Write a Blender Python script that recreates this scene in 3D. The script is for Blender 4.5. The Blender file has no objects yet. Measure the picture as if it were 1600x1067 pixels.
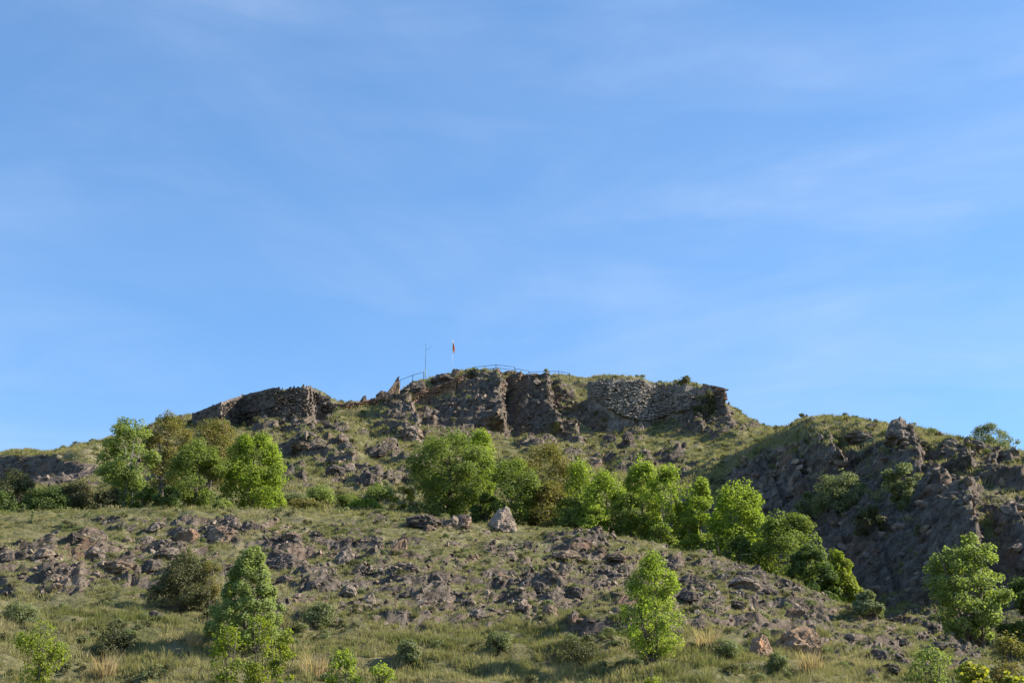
import bpy, bmesh, math, random
import numpy as np
from mathutils import Vector, Matrix, Euler
from mathutils.bvhtree import BVHTree

scene = bpy.context.scene
COL = scene.collection
R = math.radians

# ---------------------------------------------------------------- camera
PITCH = R(20.0)
F = 2222.2                      # focal length in pixels of the 1600 px wide photograph (50 mm lens)
cam_data = bpy.data.cameras.new('camera')
cam_data.sensor_width = 36.0
cam_data.lens = 50.0
cam_data.clip_start = 0.1
cam_data.clip_end = 8000.0
cam = bpy.data.objects.new('camera', cam_data)
COL.objects.link(cam)
cam.location = (0, 0, 0)
cam.rotation_euler = (math.pi / 2 + PITCH, 0, 0)
scene.camera = cam

# ---------------------------------------------------------------- sun and sky
SUN_EL, SUN_AZ = 33.0, 86.0     # azimuth clockwise from +Y (the viewing direction)
sd = bpy.data.lights.new('sun', 'SUN')
sd.energy = 5.0
sd.angle = R(0.53)
sd.color = (1.0, 0.91, 0.74)
sun = bpy.data.objects.new('sun', sd)
COL.objects.link(sun)
to_sun = Vector((math.cos(R(SUN_EL)) * math.sin(R(SUN_AZ)), math.cos(R(SUN_EL)) * math.cos(R(SUN_AZ)), math.sin(R(SUN_EL))))
sun.rotation_euler = to_sun.to_track_quat('Z', 'Y').to_euler()
sun.location = (60, 20, 120)

world = bpy.data.worlds.new('World')
scene.world = world
world.use_nodes = True
wn = world.node_tree.nodes
wl = world.node_tree.links
wn.clear()
sky = wn.new('ShaderNodeTexSky')
sky.sky_type = 'NISHITA'
sky.sun_disc = False
sky.sun_elevation = R(SUN_EL)
sky.sun_rotation = R(SUN_AZ)
sky.altitude = 1500
sky.air_density = 1.0
sky.dust_density = 0.1
sky.ozone_density = 2.0
# thin high cloud: pale streaks mixed into the clear sky
tc = wn.new('ShaderNodeTexCoord')
mp = wn.new('ShaderNodeMapping')
mp.inputs['Rotation'].default_value = (0, R(25), 0)
mp.inputs['Scale'].default_value = (1.0, 1.0, 1.5)
mp.inputs['Location'].default_value = (1.3, 0.4, 2.1)
n1 = wn.new('ShaderNodeTexNoise')
n1.inputs['Scale'].default_value = 2.3
n1.inputs['Detail'].default_value = 9
n1.inputs['Roughness'].default_value = 0.52
n1.inputs['Distortion'].default_value = 0.35
cr = wn.new('ShaderNodeValToRGB')
cr.color_ramp.elements[0].position = 0.34
cr.color_ramp.elements[0].color = (0, 0, 0, 1)
cr.color_ramp.elements[1].position = 0.80
cr.color_ramp.elements[1].color = (1, 1, 1, 1)
mul = wn.new('ShaderNodeMath')
mul.operation = 'MULTIPLY'
mul.inputs[1].default_value = 0.75
mix = wn.new('ShaderNodeMixRGB')
mix.inputs[2].default_value = (2.45, 3.05, 4.15, 1)
hsv = wn.new('ShaderNodeHueSaturation')
hsv.inputs['Saturation'].default_value = 1.27
hsv.inputs['Hue'].default_value = 0.498
bg = wn.new('ShaderNodeBackground')
bg.inputs['Strength'].default_value = 0.104
out = wn.new('ShaderNodeOutputWorld')
wl.new(tc.outputs['Generated'], mp.inputs['Vector'])
wl.new(mp.outputs['Vector'], n1.inputs['Vector'])
wl.new(n1.outputs['Fac'], cr.inputs['Fac'])
n2 = wn.new('ShaderNodeTexNoise')
mp2 = wn.new('ShaderNodeMapping')
mp2.inputs['Rotation'].default_value = (R(8), R(28), 0)
mp2.inputs['Scale'].default_value = (1.2, 1.2, 5.5)
mp2.inputs['Location'].default_value = (1.3, 0.4, 2.1)
n2.inputs['Scale'].default_value = 3.2
n2.inputs['Detail'].default_value = 9
n2.inputs['Roughness'].default_value = 0.55
n2.inputs['Distortion'].default_value = 0.5
cr2 = wn.new('ShaderNodeValToRGB')
cr2.color_ramp.elements[0].position = 0.42
cr2.color_ramp.elements[0].color = (0.3, 0.3, 0.3, 1)
cr2.color_ramp.elements[1].position = 0.75
ml2 = wn.new('ShaderNodeMath'); ml2.operation = 'MULTIPLY'
wl.new(tc.outputs['Generated'], mp2.inputs['Vector']); wl.new(mp2.outputs['Vector'], n2.inputs['Vector'])
wl.new(n2.outputs['Fac'], cr2.inputs['Fac'])
wl.new(cr2.outputs['Color'], ml2.inputs[0]); wl.new(cr.outputs['Color'], ml2.inputs[1])
mx = wn.new('ShaderNodeMath'); mx.operation = 'MULTIPLY_ADD'; mx.inputs[1].default_value = 1.1; mx.inputs[2].default_value = 0.16
wl.new(ml2.outputs[0], mx.inputs[0])
wl.new(mx.outputs[0], mul.inputs[0])
wl.new(mul.outputs[0], mix.inputs[0])
wl.new(sky.outputs[0], hsv.inputs['Color'])
wl.new(hsv.outputs[0], mix.inputs[1])
wl.new(mix.outputs[0], bg.inputs['Color'])
wl.new(bg.outputs[0], out.inputs['Surface'])

scene.view_settings.view_transform = 'Standard'
scene.view_settings.look = 'None'
scene.view_settings.gamma = 1.0
scene.view_settings.exposure = 1.33
scene.view_settings.use_curve_mapping = False
scene.cycles.max_bounces = 5
scene.cycles.diffuse_bounces = 3
scene.cycles.glossy_bounces = 1
scene.cycles.transmission_bounces = 3
scene.cycles.transparent_max_bounces = 4
scene.cycles.use_denoising = True

# ---------------------------------------------------------------- helpers
FWD = np.array([0, math.cos(PITCH), math.sin(PITCH)])
UPV = np.array([0, -math.sin(PITCH), math.cos(PITCH)])


def P(u, v, r):
    """point at horizontal range r metres along the sight line through photo pixel u, v"""
    u = np.asarray(u, float); v = np.asarray(v, float); r = np.asarray(r, float)
    a = (u - 800.0) / F
    b = (533.5 - v) / F
    dx = a
    dy = FWD[1] + b * UPV[1]
    dz = FWD[2] + b * UPV[2]
    k = r / np.hypot(dx, dy)
    return np.stack(np.broadcast_arrays(dx * k, dy * k, dz * k), -1)


_rg = np.random.RandomState(7)
_perm = np.concatenate([_rg.permutation(256)] * 3).astype(np.int32)
_g = _rg.normal(size=(256, 3)).astype(np.float32)
_g /= np.linalg.norm(_g, axis=1, keepdims=True)


def perlin(p, scale, seed=0.0):
    """gradient noise, about -1..1; p (n,3); scale a number or three"""
    q = (p / np.asarray(scale, float)).astype(np.float32) + np.float32(seed * 17.37)
    i = np.floor(q).astype(np.int32)
    f = q - i
    w = f * f * f * (f * (f * 6 - 15) + 10)
    i &= 255
    res = None
    out = []
    for dx in (0, 1):
        for dy in (0, 1):
            for dz in (0, 1):
                h = _perm[_perm[_perm[(i[:, 0] + dx) & 255] + ((i[:, 1] + dy) & 255)] + ((i[:, 2] + dz) & 255)]
                g = _g[h]
                out.append(g[:, 0] * (f[:, 0] - dx) + g[:, 1] * (f[:, 1] - dy) + g[:, 2] * (f[:, 2] - dz))
    x = w[:, 0]; y = w[:, 1]; z = w[:, 2]
    c00 = out[0] + z * (out[1] - out[0]); c01 = out[2] + z * (out[3] - out[2])
    c10 = out[4] + z * (out[5] - out[4]); c11 = out[6] + z * (out[7] - out[6])
    c0 = c00 + y * (c01 - c00); c1 = c10 + y * (c11 - c10)
    return (c0 + x * (c1 - c0)) * 1.6


def sstep(a, b, x):
    t = np.clip((x - a) / (b - a), 0, 1)
    return t * t * (3 - 2 * t)


def link(ob, parent=None):
    COL.objects.link(ob)
    if parent is not None:
        ob.parent = parent
    return ob


def tag(o, label=None, cat=None, group=None, kind=None):
    if label: o['label'] = label
    if cat: o['category'] = cat
    if group: o['group'] = group
    if kind: o['kind'] = kind
    return o


def mesh_np(name, verts, faces, mat=None, smooth=False, attrs=None):
    """faces: (n,k) int array, all of the same size"""
    verts = np.ascontiguousarray(verts, np.float32)
    faces = np.ascontiguousarray(faces, np.int32)
    me = bpy.data.meshes.new(name)
    n, k = faces.shape
    me.vertices.add(len(verts)); me.vertices.foreach_set('co', verts.ravel())
    me.loops.add(n * k); me.loops.foreach_set('vertex_index', faces.ravel())
    me.polygons.add(n)
    me.polygons.foreach_set('loop_start', np.arange(n, dtype=np.int32) * k)
    me.polygons.foreach_set('loop_total', np.full(n, k, np.int32))
    me.polygons.foreach_set('use_smooth', np.full(n, smooth, bool))
    for an, av in (attrs or {}).items():
        at = me.attributes.new(an, 'FLOAT', 'POINT')
        at.data.foreach_set('value', np.ascontiguousarray(av, np.float32))
    me.update()
    if mat is not None:
        me.materials.append(mat)
    return me


def obj(name, me, parent=None, loc=None):
    o = bpy.data.objects.new(name, me)
    if loc is not None:
        o.location = loc
    return link(o, parent)


def empty(name, loc, rz=0.0):
    o = bpy.data.objects.new(name, None)
    o.empty_display_size = 0.5
    o.location = loc
    o.rotation_euler = (0, 0, rz)
    return link(o)


# ---------------------------------------------------------------- materials
class NT:
    def __init__(s, name):
        s.m = bpy.data.materials.new(name)
        s.m.use_nodes = True
        s.n = s.m.node_tree.nodes
        s.l = s.m.node_tree.links
        s.n.clear()
        s.out = s.n.new('ShaderNodeOutputMaterial')

    def new(s, t, **kw):
        o = s.n.new(t)
        for k, v in kw.items():
            setattr(o, k, v)
        return o

    def put(s, sock, v):
        if isinstance(v, bpy.types.NodeSocket):
            s.l.new(v, sock)
        elif isinstance(v, (tuple, list)) and len(v) == 3 and sock.type == 'RGBA':
            sock.default_value = (*v, 1)
        else:
            sock.default_value = v

    def noise(s, vec, scale, detail=4, rough=0.55, dist=0.0):
        o = s.new('ShaderNodeTexNoise')
        s.l.new(vec, o.inputs['Vector'])
        o.inputs['Scale'].default_value = scale
        o.inputs['Detail'].default_value = detail
        o.inputs['Roughness'].default_value = rough
        o.inputs['Distortion'].default_value = dist
        return o.outputs['Fac']

    def mapped(s, vec, scale=(1, 1, 1), rot=(0, 0, 0)):
        o = s.new('ShaderNodeMapping')
        s.l.new(vec, o.inputs['Vector'])
        o.inputs['Scale'].default_value = scale
        o.inputs['Rotation'].default_value = rot
        return o.outputs[0]

    def math(s, op, a, b=0.0, clamp=False):
        o = s.new('ShaderNodeMath', operation=op, use_clamp=clamp)
        s.put(o.inputs[0], a); s.put(o.inputs[1], b)
        return o.outputs[0]

    def rng(s, v, a, b, c=0.0, d=1.0):
        o = s.new('ShaderNodeMapRange', interpolation_type='SMOOTHSTEP')
        s.put(o.inputs[0], v)
        for k, x in enumerate((a, b, c, d)):
            o.inputs[k + 1].default_value = x
        return o.outputs[0]

    def mix(s, f, a, b, mode='MIX'):
        o = s.new('ShaderNodeMixRGB', blend_type=mode)
        s.put(o.inputs[0], f); s.put(o.inputs[1], a); s.put(o.inputs[2], b)
        return o.outputs[0]

    def attr(s, name):
        o = s.new('ShaderNodeAttribute', attribute_name=name)
        return o.outputs['Fac']

    def pos(s):
        return s.new('ShaderNodeNewGeometry').outputs['Position']

    def bump(s, h, strength, dist):
        o = s.new('ShaderNodeBump')
        s.l.new(h, o.inputs['Height'])
        o.inputs['Strength'].default_value = strength
        o.inputs['Distance'].default_value = dist
        return o.outputs[0]

    def principled(s, col, rough=0.9, spec=0.2, normal=None, metal=0.0):
        o = s.new('ShaderNodeBsdfPrincipled')
        s.put(o.inputs['Base Color'], col)
        s.put(o.inputs['Roughness'], rough)
        o.inputs['Specular IOR Level'].default_value = spec
        o.inputs['Metallic'].default_value = metal
        if normal is not None:
            s.l.new(normal, o.inputs['Normal'])
        return o.outputs[0]

    def done(s, sh):
        s.l.new(sh, s.out.inputs['Surface'])
        return s.m


def rock_colour(t, vec, big=0.05, warm=0.5):
    """weathered schist: grey brown with rusty patches and pale lichen"""
    a = t.noise(vec, big, 5, 0.6)
    b = t.noise(t.mapped(vec, (1, 1, 1), (0, R(40), 0)), 1.3, 6, 0.65)
    col = t.mix(t.rng(b, 0.3, 0.7), (0.066, 0.054, 0.046), (0.225, 0.188, 0.160))
    rust = t.noise(vec, big * 3.1, 4, 0.6, 0.4)
    col = t.mix(t.math('MULTIPLY', t.rng(rust, 0.54, 0.68), warm), col, (0.30, 0.165, 0.10))
    lich = t.noise(vec, 2.6, 5, 0.7)
    col = t.mix(t.math('MULTIPLY', t.rng(lich, 0.58, 0.72), 0.45), col, (0.30, 0.28, 0.24))
    dk = t.noise(t.mapped(vec, (3.0, 3.0, 0.7), (0, R(38), 0)), 0.9, 5, 0.6)
    col = t.mix(t.math('MULTIPLY', t.rng(dk, 0.48, 0.30), 0.5), col, (0.035, 0.03, 0.028))
    return t.mix(a, t.mix(0.25, col, (0.10, 0.09, 0.085)), col)


def strata_height(t, vec):
    m = t.mapped(vec, (1.0, 0.5, 1.0), (0, R(42), 0))
    m2 = t.mapped(m, (0.25, 0.4, 2.4))
    a = t.noise(m2, 1.2, 8, 0.68, 0.3)
    v = t.new('ShaderNodeTexVoronoi', feature='DISTANCE_TO_EDGE')
    t.l.new(t.mapped(m, (0.6, 0.6, 1.7)), v.inputs['Vector'])
    v.inputs['Scale'].default_value = 0.9
    return t.math('ADD', a, t.math('MULTIPLY', t.rng(v.outputs['Distance'], 0.0, 0.12), 0.25))


def hill_material():
    t = NT('hillside_ground')
    p = t.pos()
    g = t.attr('grass')
    fine = t.noise(p, 1.1, 8, 0.72)
    mask = t.rng(t.math('ADD', g, t.math('MULTIPLY', t.math('SUBTRACT', fine, 0.5), 1.5)), 0.38, 0.52)
    rock = rock_colour(t, p)
    gn = t.noise(p, 0.16, 6, 0.65)
    gcol = t.mix(t.rng(gn, 0.35, 0.65), (0.118, 0.119, 0.054), (0.220, 0.198, 0.112))
    gn2 = t.noise(p, 2.2, 6, 0.7)
    gcol = t.mix(t.rng(gn2, 0.35, 0.75), gcol, (0.055, 0.062, 0.026))
    dry = t.noise(p, 0.55, 5, 0.6)
    gcol = t.mix(t.math('MULTIPLY', t.rng(dry, 0.52, 0.70), 0.6), gcol, (0.27, 0.22, 0.155))
    soil = t.attr('soil')
    sn = t.noise(p, 0.8, 7, 0.7)
    scol = t.mix(t.rng(sn, 0.3, 0.7), (0.105, 0.080, 0.064), (0.29, 0.232, 0.190))
    rock = t.mix(t.math('MULTIPLY', soil, 0.75), rock, scol)
    col = t.mix(mask, rock, gcol)
    h = t.math('ADD', t.math('MULTIPLY', strata_height(t, p), t.math('SUBTRACT', 1.15, mask)),
               t.math('MULTIPLY', t.noise(p, 3.0, 8, 0.75), 0.45))
    nb = t.bump(h, 1.0, 0.6)
    return t.done(t.principled(col, 0.95, 0.08, nb))


def boulder_material(name, warm=0.5, tint=(1, 1, 1)):
    t = NT(name)
    p = t.pos()
    col = rock_colour(t, p, 0.15, warm)
    col = t.mix(1.0, col, tint, 'MULTIPLY')
    nz = t.new('ShaderNodeSeparateXYZ')
    t.l.new(t.new('ShaderNodeNewGeometry').outputs['Normal'], nz.inputs[0])
    moss = t.math('MULTIPLY', t.rng(nz.outputs[2], 0.75, 0.95), t.rng(t.noise(p, 1.2, 5, 0.6), 0.45, 0.6))
    col = t.mix(t.math('MULTIPLY', moss, 0.6), col, (0.11, 0.12, 0.045))
    h = t.math('ADD', strata_height(t, p), t.math('MULTIPLY', t.noise(p, 4.0, 7, 0.7), 0.4))
    return t.done(t.principled(col, 0.9, 0.12, t.bump(h, 0.9, 0.22)))


def leaf_material(name, c1, c2, c3, trans=0.45, tcol=None):
    t = NT(name)
    a = t.attr('tint')
    p = t.pos()
    col = t.mix(t.rng(a, 0.0, 0.7), c1, c2)
    col = t.mix(t.rng(a, 0.82, 1.0), col, c3)
    oi = t.new('ShaderNodeObjectInfo')
    col = t.mix(t.math('MULTIPLY', t.rng(t.noise(p, 0.6, 3), 0.35, 0.65), 0.35), col, c3)
    d = t.new('ShaderNodeBsdfPrincipled')
    t.put(d.inputs['Base Color'], col)
    d.inputs['Roughness'].default_value = 0.6
    d.inputs['Specular IOR Level'].default_value = 0.25
    tr = t.new('ShaderNodeBsdfTranslucent')
    k = tcol or (1.45, 1.55, 0.75)
    t.put(tr.inputs['Color'], t.mix(1.0, col, k, 'MULTIPLY'))
    ms = t.new('ShaderNodeMixShader')
    ms.inputs[0].default_value = trans
    t.l.new(d.outputs[0], ms.inputs[1]); t.l.new(tr.outputs[0], ms.inputs[2])
    return t.done(ms.outputs[0])


def flat_material(name, col, rough=0.7, scale=6.0, var=0.3, metal=0.0):
    t = NT(name)
    n = t.noise(t.pos(), scale, 5, 0.6)
    c = t.mix(t.rng(n, 0.3, 0.7), tuple(x * (1 - var) for x in col), tuple(min(1, x * (1 + var)) for x in col))
    return t.done(t.principled(c, rough, 0.2, t.bump(n, 0.3, 0.02), metal))

# ---------------------------------------------------------------- the hill
# profile curves from near to far: each gives photo row v and range r along photo columns u
C = [
    ('A', 8, [(-300, 2600), (1900, 2600)], [(-300, 4), (1900, 4)]),
    ('B', 18, [(-300, 1330), (1900, 1380)], [(-300, 26), (1900, 26)]),
    ('C', 52, [(-300, 1110), (1000, 1110), (1300, 1115), (1600, 1135), (1900, 1190)], [(-300, 45), (1900, 45)]),
    ('D', 60, [(-300, 985), (0, 975), (400, 965), (700, 985), (1000, 990), (1200, 1015), (1300, 1035), (1400, 1045), (1500, 1060), (1600, 1090), (1900, 1160)],
          [(-300, 61), (1200, 61), (1600, 56), (1900, 55)]),
    ('D2', 72, [(-300, 880), (600, 885), (1000, 905), (1100, 925), (1200, 960), (1300, 995), (1400, 1020), (1500, 1042), (1600, 1077), (1900, 1150)],
           [(-300, 77), (1100, 76), (1300, 70), (1600, 61), (1900, 60)]),
    ('E', 78, [(-300, 805), (0, 802), (200, 796), (400, 796), (500, 802), (640, 806), (700, 818), (780, 822), (840, 824), (900, 829), (1000, 850), (1100, 873), (1200, 905), (1300, 950),
           (1350, 975), (1400, 991), (1500, 1019), (1560, 1045), (1600, 1064), (1900, 1140)],
          [(-300, 96), (1000, 95), (1200, 88), (1400, 77), (1600, 66), (1900, 64)]),
    ('F', 26, [(-300, 815), (0, 812), (200, 808), (400, 806), (500, 800), (620, 802), (700, 825), (800, 835), (900, 848), (1000, 875), (1100, 930), (1200, 985), (1300, 992),
           (1400, 1008), (1500, 1035), (1600, 1075), (1900, 1150)],
          [(-300, 104), (1000, 103), (1200, 97), (1400, 86), (1600, 74), (1900, 72)]),
    ('G', 40, [(-300, 800), (0, 798), (200, 792), (400, 785), (500, 785), (640, 792), (780, 812), (900, 825), (1000, 850), (1100, 880), (1200, 905), (1300, 930),
           (1400, 962), (1500, 965), (1600, 955), (1900, 960)],
          [(-300, 118), (1000, 118), (1100, 121), (1200, 114), (1300, 106), (1400, 99), (1500, 97), (1900, 96)]),
    ('H', 66, [(-300, 775), (0, 775), (200, 768), (300, 758), (400, 742), (500, 745), (600, 750), (700, 758), (800, 765), (900, 772), (1000, 790), (1100, 812),
           (1200, 840), (1300, 845), (1400, 850), (1500, 850), (1600, 835), (1900, 850)],
          [(-300, 140), (140, 134), (800, 136), (1000, 134), (1100, 132), (1200, 125), (1300, 116), (1400, 108), (1500, 104), (1900, 103)]),
    ('S1', 60, [(-300, 768), (0, 764), (200, 752), (300, 735), (400, 722), (500, 722), (600, 728), (700, 735), (800, 745), (900, 757), (1000, 770), (1070, 760),
            (1130, 745), (1200, 740), (1270, 730), (1340, 745), (1400, 752), (1500, 765), (1600, 770), (1900, 810)],
           [(-300, 178), (0, 160), (140, 148), (900, 148), (1000, 147), (1100, 148), (1200, 139), (1300, 128), (1400, 120), (1500, 115), (1900, 113)]),
    ('S', 60, [(-300, 762), (0, 757), (200, 740), (300, 716), (400, 702), (500, 704), (600, 710), (700, 716), (800, 728), (900, 743), (1000, 762), (1070, 738),
           (1130, 718), (1180, 696), (1200, 684), (1240, 666), (1270, 654), (1300, 650), (1340, 652), (1380, 662), (1420, 664), (1460, 672), (1500, 684), (1550, 694), (1600, 703), (1700, 730), (1900, 772)],
          [(-300, 190), (0, 168), (140, 151), (200, 156), (900, 158), (1000, 158), (1100, 162), (1200, 152), (1300, 143), (1400, 135), (1500, 131), (1900, 130)]),
    ('I', 30, [(-300, 762), (0, 754), (140, 742), (200, 725), (300, 695), (400, 687), (500, 690), (600, 697), (700, 703), (800, 716), (900, 732), (1000, 746), (1070, 745),
           (1130, 733), (1180, 716), (1200, 708), (1270, 700), (1340, 700), (1400, 712), (1500, 735), (1600, 755), (1900, 810)],
          [(-300, 194), (0, 171), (140, 153), (200, 164), (300, 176), (900, 176), (1100, 174), (1300, 170), (1900, 165)]),
    ('J', 40, [(-300, 748), (0, 730), (140, 722), (200, 698), (300, 672), (400, 672), (500, 678), (600, 678), (700, 688), (800, 700), (900, 708), (1000, 712), (1070, 712),
           (1130, 706), (1180, 690), (1220, 684), (1270, 688), (1400, 720), (1600, 770), (1900, 830)],
          [(-300, 197), (0, 173), (140, 155), (200, 174), (300, 190), (900, 192), (1100, 192), (1900, 192)]),
    ('K', 46, [(-300, 742), (0, 712), (60, 714), (140, 698), (200, 680), (300, 660), (400, 660), (500, 655), (560, 650), (640, 668), (700, 676), (800, 690), (900, 694),
           (1000, 691), (1100, 684), (1180, 672), (1220, 674), (1270, 684), (1400, 735), (1600, 790), (1900, 860)],
          [(-300, 200), (0, 175), (140, 157), (200, 182), (300, 203), (400, 205), (900, 208), (1200, 206), (1900, 205)]),
    ('L', 56, [(-300, 740), (0, 707), (60, 709), (140, 693), (200, 675), (300, 655), (400, 654), (500, 636), (560, 630), (600, 626), (640, 628), (700, 630), (800, 636), (900, 645),
           (940, 655), (1000, 662), (1060, 655), (1100, 648), (1150, 646), (1190, 667), (1220, 674), (1270, 686), (1400, 740), (1600, 800), (1900, 870)],
          [(-300, 203), (0, 178), (140, 160), (200, 187), (300, 210), (500, 216), (640, 216), (700, 218), (1100, 219), (1200, 214), (1900, 212)]),
    ('M', 60, [(-300, 738), (0, 705), (30, 702), (60, 707), (140, 690), (200, 672), (250, 652), (285, 647), (310, 650), (340, 640), (390, 620), (430, 610), (480, 607), (500, 616),
           (520, 628), (560, 629), (600, 622), (620, 612), (640, 598), (680, 588), (715, 580), (740, 577), (770, 579), (800, 582), (830, 585), (880, 586), (920, 590),
           (950, 586), (1000, 588), (1030, 599), (1060, 598), (1070, 594), (1100, 600), (1130, 612), (1140, 630), (1165, 643), (1190, 662), (1210, 672), (1270, 688), (1400, 745),
           (1600, 810), (1900, 880)],
          [(-300, 207), (0, 182), (140, 164), (200, 192), (300, 215), (400, 222), (560, 224), (700, 228), (1100, 228), (1200, 222), (1900, 218)]),
    ('N', 12, [(-300, 800), (250, 700), (500, 680), (800, 650), (1150, 680), (1300, 760), (1900, 940)], [(-300, 235), (0, 215), (140, 200), (300, 240), (1900, 262)]),
    ('O', 8, [(-300, 1500), (1900, 1500)], [(-300, 330), (1900, 330)]),
]
NU = 960
U = np.linspace(-280, 1880, NU)


def gsmooth(a, s):
    if s <= 0:
        return a
    k = int(s * 3) + 1
    x = np.arange(-k, k + 1)
    w = np.exp(-x * x / (2.0 * s * s)); w /= w.sum()
    return np.convolve(np.pad(a, k, mode='edge'), w, mode='valid')


KR, KZ, KV = [], [], []
for nm, cnt, vv, rr in C:
    v = np.interp(U, *zip(*vv)); r = np.interp(U, *zip(*rr))
    sm = {'M': 2.0, 'S': 5.0, 'E': 8.0}.get(nm, 12.0)
    v = gsmooth(v, sm); r = gsmooth(r, 14.0)
    p = P(U, v, r)
    z = p[:, 2]
    if nm == 'A': z = np.full(NU, -1.7)
    if nm == 'B': z = np.full(NU, 0.2) + U * 0
    if nm == 'O': z = np.full(NU, -4.0)
    KR.append(r); KZ.append(z)
KR = np.array(KR); KZ = np.array(KZ)


def pchip_rows(K, counts):
    d = np.diff(K, axis=0)
    m = np.zeros_like(K)
    a, b = d[:-1], d[1:]
    same = (a * b) > 0
    m[1:-1] = np.where(same, 2 * a * b / np.where(same, a + b, 1), 0) * 1.0
    m[0], m[-1] = d[0], d[-1]
    rows = []
    for k in range(len(K) - 1):
        n = counts[k]
        t = (np.arange(n) / n)[:, None]
        t2, t3 = t * t, t * t * t
        rows.append((2 * t3 - 3 * t2 + 1) * K[k] + (t3 - 2 * t2 + t) * m[k] + (-2 * t3 + 3 * t2) * K[k + 1] + (t3 - t2) * m[k + 1])
    rows.append(K[-1:])
    return np.concatenate(rows)


counts = [c[1] for c in C[1:]]
RR = pchip_rows(KR, counts)
ZZ = pchip_rows(KZ, counts)
NV = RR.shape[0]
# sight-line azimuth of each column at the middle of the hill keeps columns near vertical planes
tanaz = (U - 800.0) / F / (FWD[1] + (533.5 - 800.0) / F * UPV[1])
caz = 1 / np.sqrt(1 + tanaz ** 2)
X = RR * (tanaz * caz)[None, :]
Y = RR * caz[None, :]


def proj(x, y, z):
    d = y * FWD[1] + z * FWD[2]
    d = np.maximum(d, 0.5)
    return 800 + F * x / d, 533.5 - F * (y * UPV[1] + z * UPV[2]) / d, d


PU, PV, PD = proj(X, Y, ZZ)

# buttresses of rock: (u of lit edge, width to the left, metres proud, v top, v bottom, slant px per px)
BUT = [
    # upper cliffs
    (782, 110, 13.0, 590, 684, 0.10), (862, 66, 9.5, 596, 688, 0.25), (944, 45, 5.0, 628, 672, 0.3), (700, 60, 2.5, 650, 692, 0.3),
    (1092, 50, 4.5, 636, 680, 0.1), (1140, 36, 3.0, 640, 684, 0.4), (644, 70, 9.0, 636, 696, 0.3), 
    (905, 40, 2.0, 600, 660, 0.6), (900, 46, 3.0, 670, 700, 0.3), (1000, 34, 2.0, 660, 688, 0.3),
    # middle slope
    (484, 44, 4.0, 672, 715, 0.2), (540, 44, 3.5, 672, 705, 0.3), (546, 40, 4.0, 706, 740, 0.1), (612, 30, 2.5, 698, 722, 0.2), (590, 60, 3.0, 738, 765, 0.2),
    (470, 40, 2.5, 740, 765, 0.2), (650, 40, 2.0, 720, 745, 0.2), (430, 40, 2.5, 668, 690, 0.3), (960, 60, 2.0, 700, 720, 0.2), (930, 30, 2.0, 690, 712, 0.1),
    (1010, 60, 3.0, 705, 740, 0.1), (900, 40, 2.0, 720, 740, 0.1),
    (1100, 90, 5.0, 694, 706, 0.1), (1010, 80, 4.0, 690, 702, 0.1), (1170, 70, 5.0, 678, 690, 0.3), (940, 60, 5.0, 718, 732, 0.1), (520, 60, 5.0, 715, 726, 0.1), (630, 60, 5.0, 706, 718, 0.2), (1080, 60, 5.0, 716, 728, 0.2), (400, 50, 5.0, 690, 704, .2),
    (575, 40, 4.0, 684, 696, 0.2), (690, 60, 5.0, 735, 750, 0.1), (870, 60, 5.0, 700, 712, 0.1), (560, 50, 3.0, 660, 672, .2),
    # left knoll and left cliff
    (446, 80, 4.0, 612, 650, -0.25), (380, 60, 2.0, 630, 652, 0.2), (500, 40, 2.0, 625, 650, 0.2), (350, 40, 2.5, 662, 690, 0.2),
    # right spur
    (1300, 90, 5.0, 662, 740, 0.45), (1366, 46, 2.5, 666, 700, 0.35), (1434, 80, 5.0, 668, 760, 0.25), (1508, 60, 4.5, 690, 745, 0.30), (1480, 60, 4.0, 740, 800, 0.5),
    (1524, 90, 6.0, 770, 900, 0.15), (1310, 20, 1.2, 800, 880, 0.2), (1560, 50, 3.0, 700, 760, 0.4), (1600, 40, 3.0, 790, 900, 0.3), (1460, 60, 3.0, 850, 950, -0.2),
    (1250, 60, 3.0, 700, 780, 0.4), (1380, 60, 3.0, 820, 940, 0.3), (1590, 60, 3.0, 720, 770, 0.4), (1700, 80, 5.0, 740, 880, 0.3), (1210, 50, 2.5, 720, 800, 0.4),
    # front slope
    (370, 56, 1.6, 822, 852, 0.2), (306, 46, 1.3, 822, 850, 0.2), (282, 60, 1.6, 850, 892, 0.2), (205, 60, 1.4, 872, 900, 0.2), (160, 40, 1.3, 840, 872, 0.2), (80, 40, 1.2, 850, 875, 0.2),
    (470, 70, 1.7, 845, 892, 0.2), (548, 50, 1.3, 852, 885, 0.2), (592, 40, 1.1, 848, 872, 0.1), (935, 90, 1.4, 848, 878, 0.2), (1060, 50, 1.2, 880, 900, 0.2), (1195, 90, 1.8, 895, 945, 0.6),
    (975, 90, 1.3, 885, 925, 0.2), (1110, 80, 1.4, 915, 945, 0.2), (1130, 60, 1.3, 955, 985, 0.2), (1290, 80, 1.4, 945, 1000, 0.6), (1400, 90, 1.3, 1010, 1045, 0.4), (700, 80, 1.0, 930, 960, 0.2),
    (520, 70, 1.1, 905, 935, 0.2), (880, 60, 1.3, 925, 965, 0.2), (1520, 50, 1.2, 1003, 1035, 0.5), (120, 60, 1.2, 900, 930, 0.2), (640, 50, 1.0, 900, 925, 0.2), (800, 60, 1.0, 860, 885, 0.2),
]
x1 = X.ravel(); y1 = Y.ravel(); z1 = ZZ.ravel()
pu = PU.ravel(); pv = PV.ravel(); pd = PD.ravel()
pts = np.stack([x1, y1, z1], -1).astype(np.float32)
wob = perlin(pts, (9, 9, 4), 1) * 5
wob2 = perlin(pts, (3.5, 3.5, 2.0), 2) * 4
rock = np.zeros_like(x1)
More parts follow.
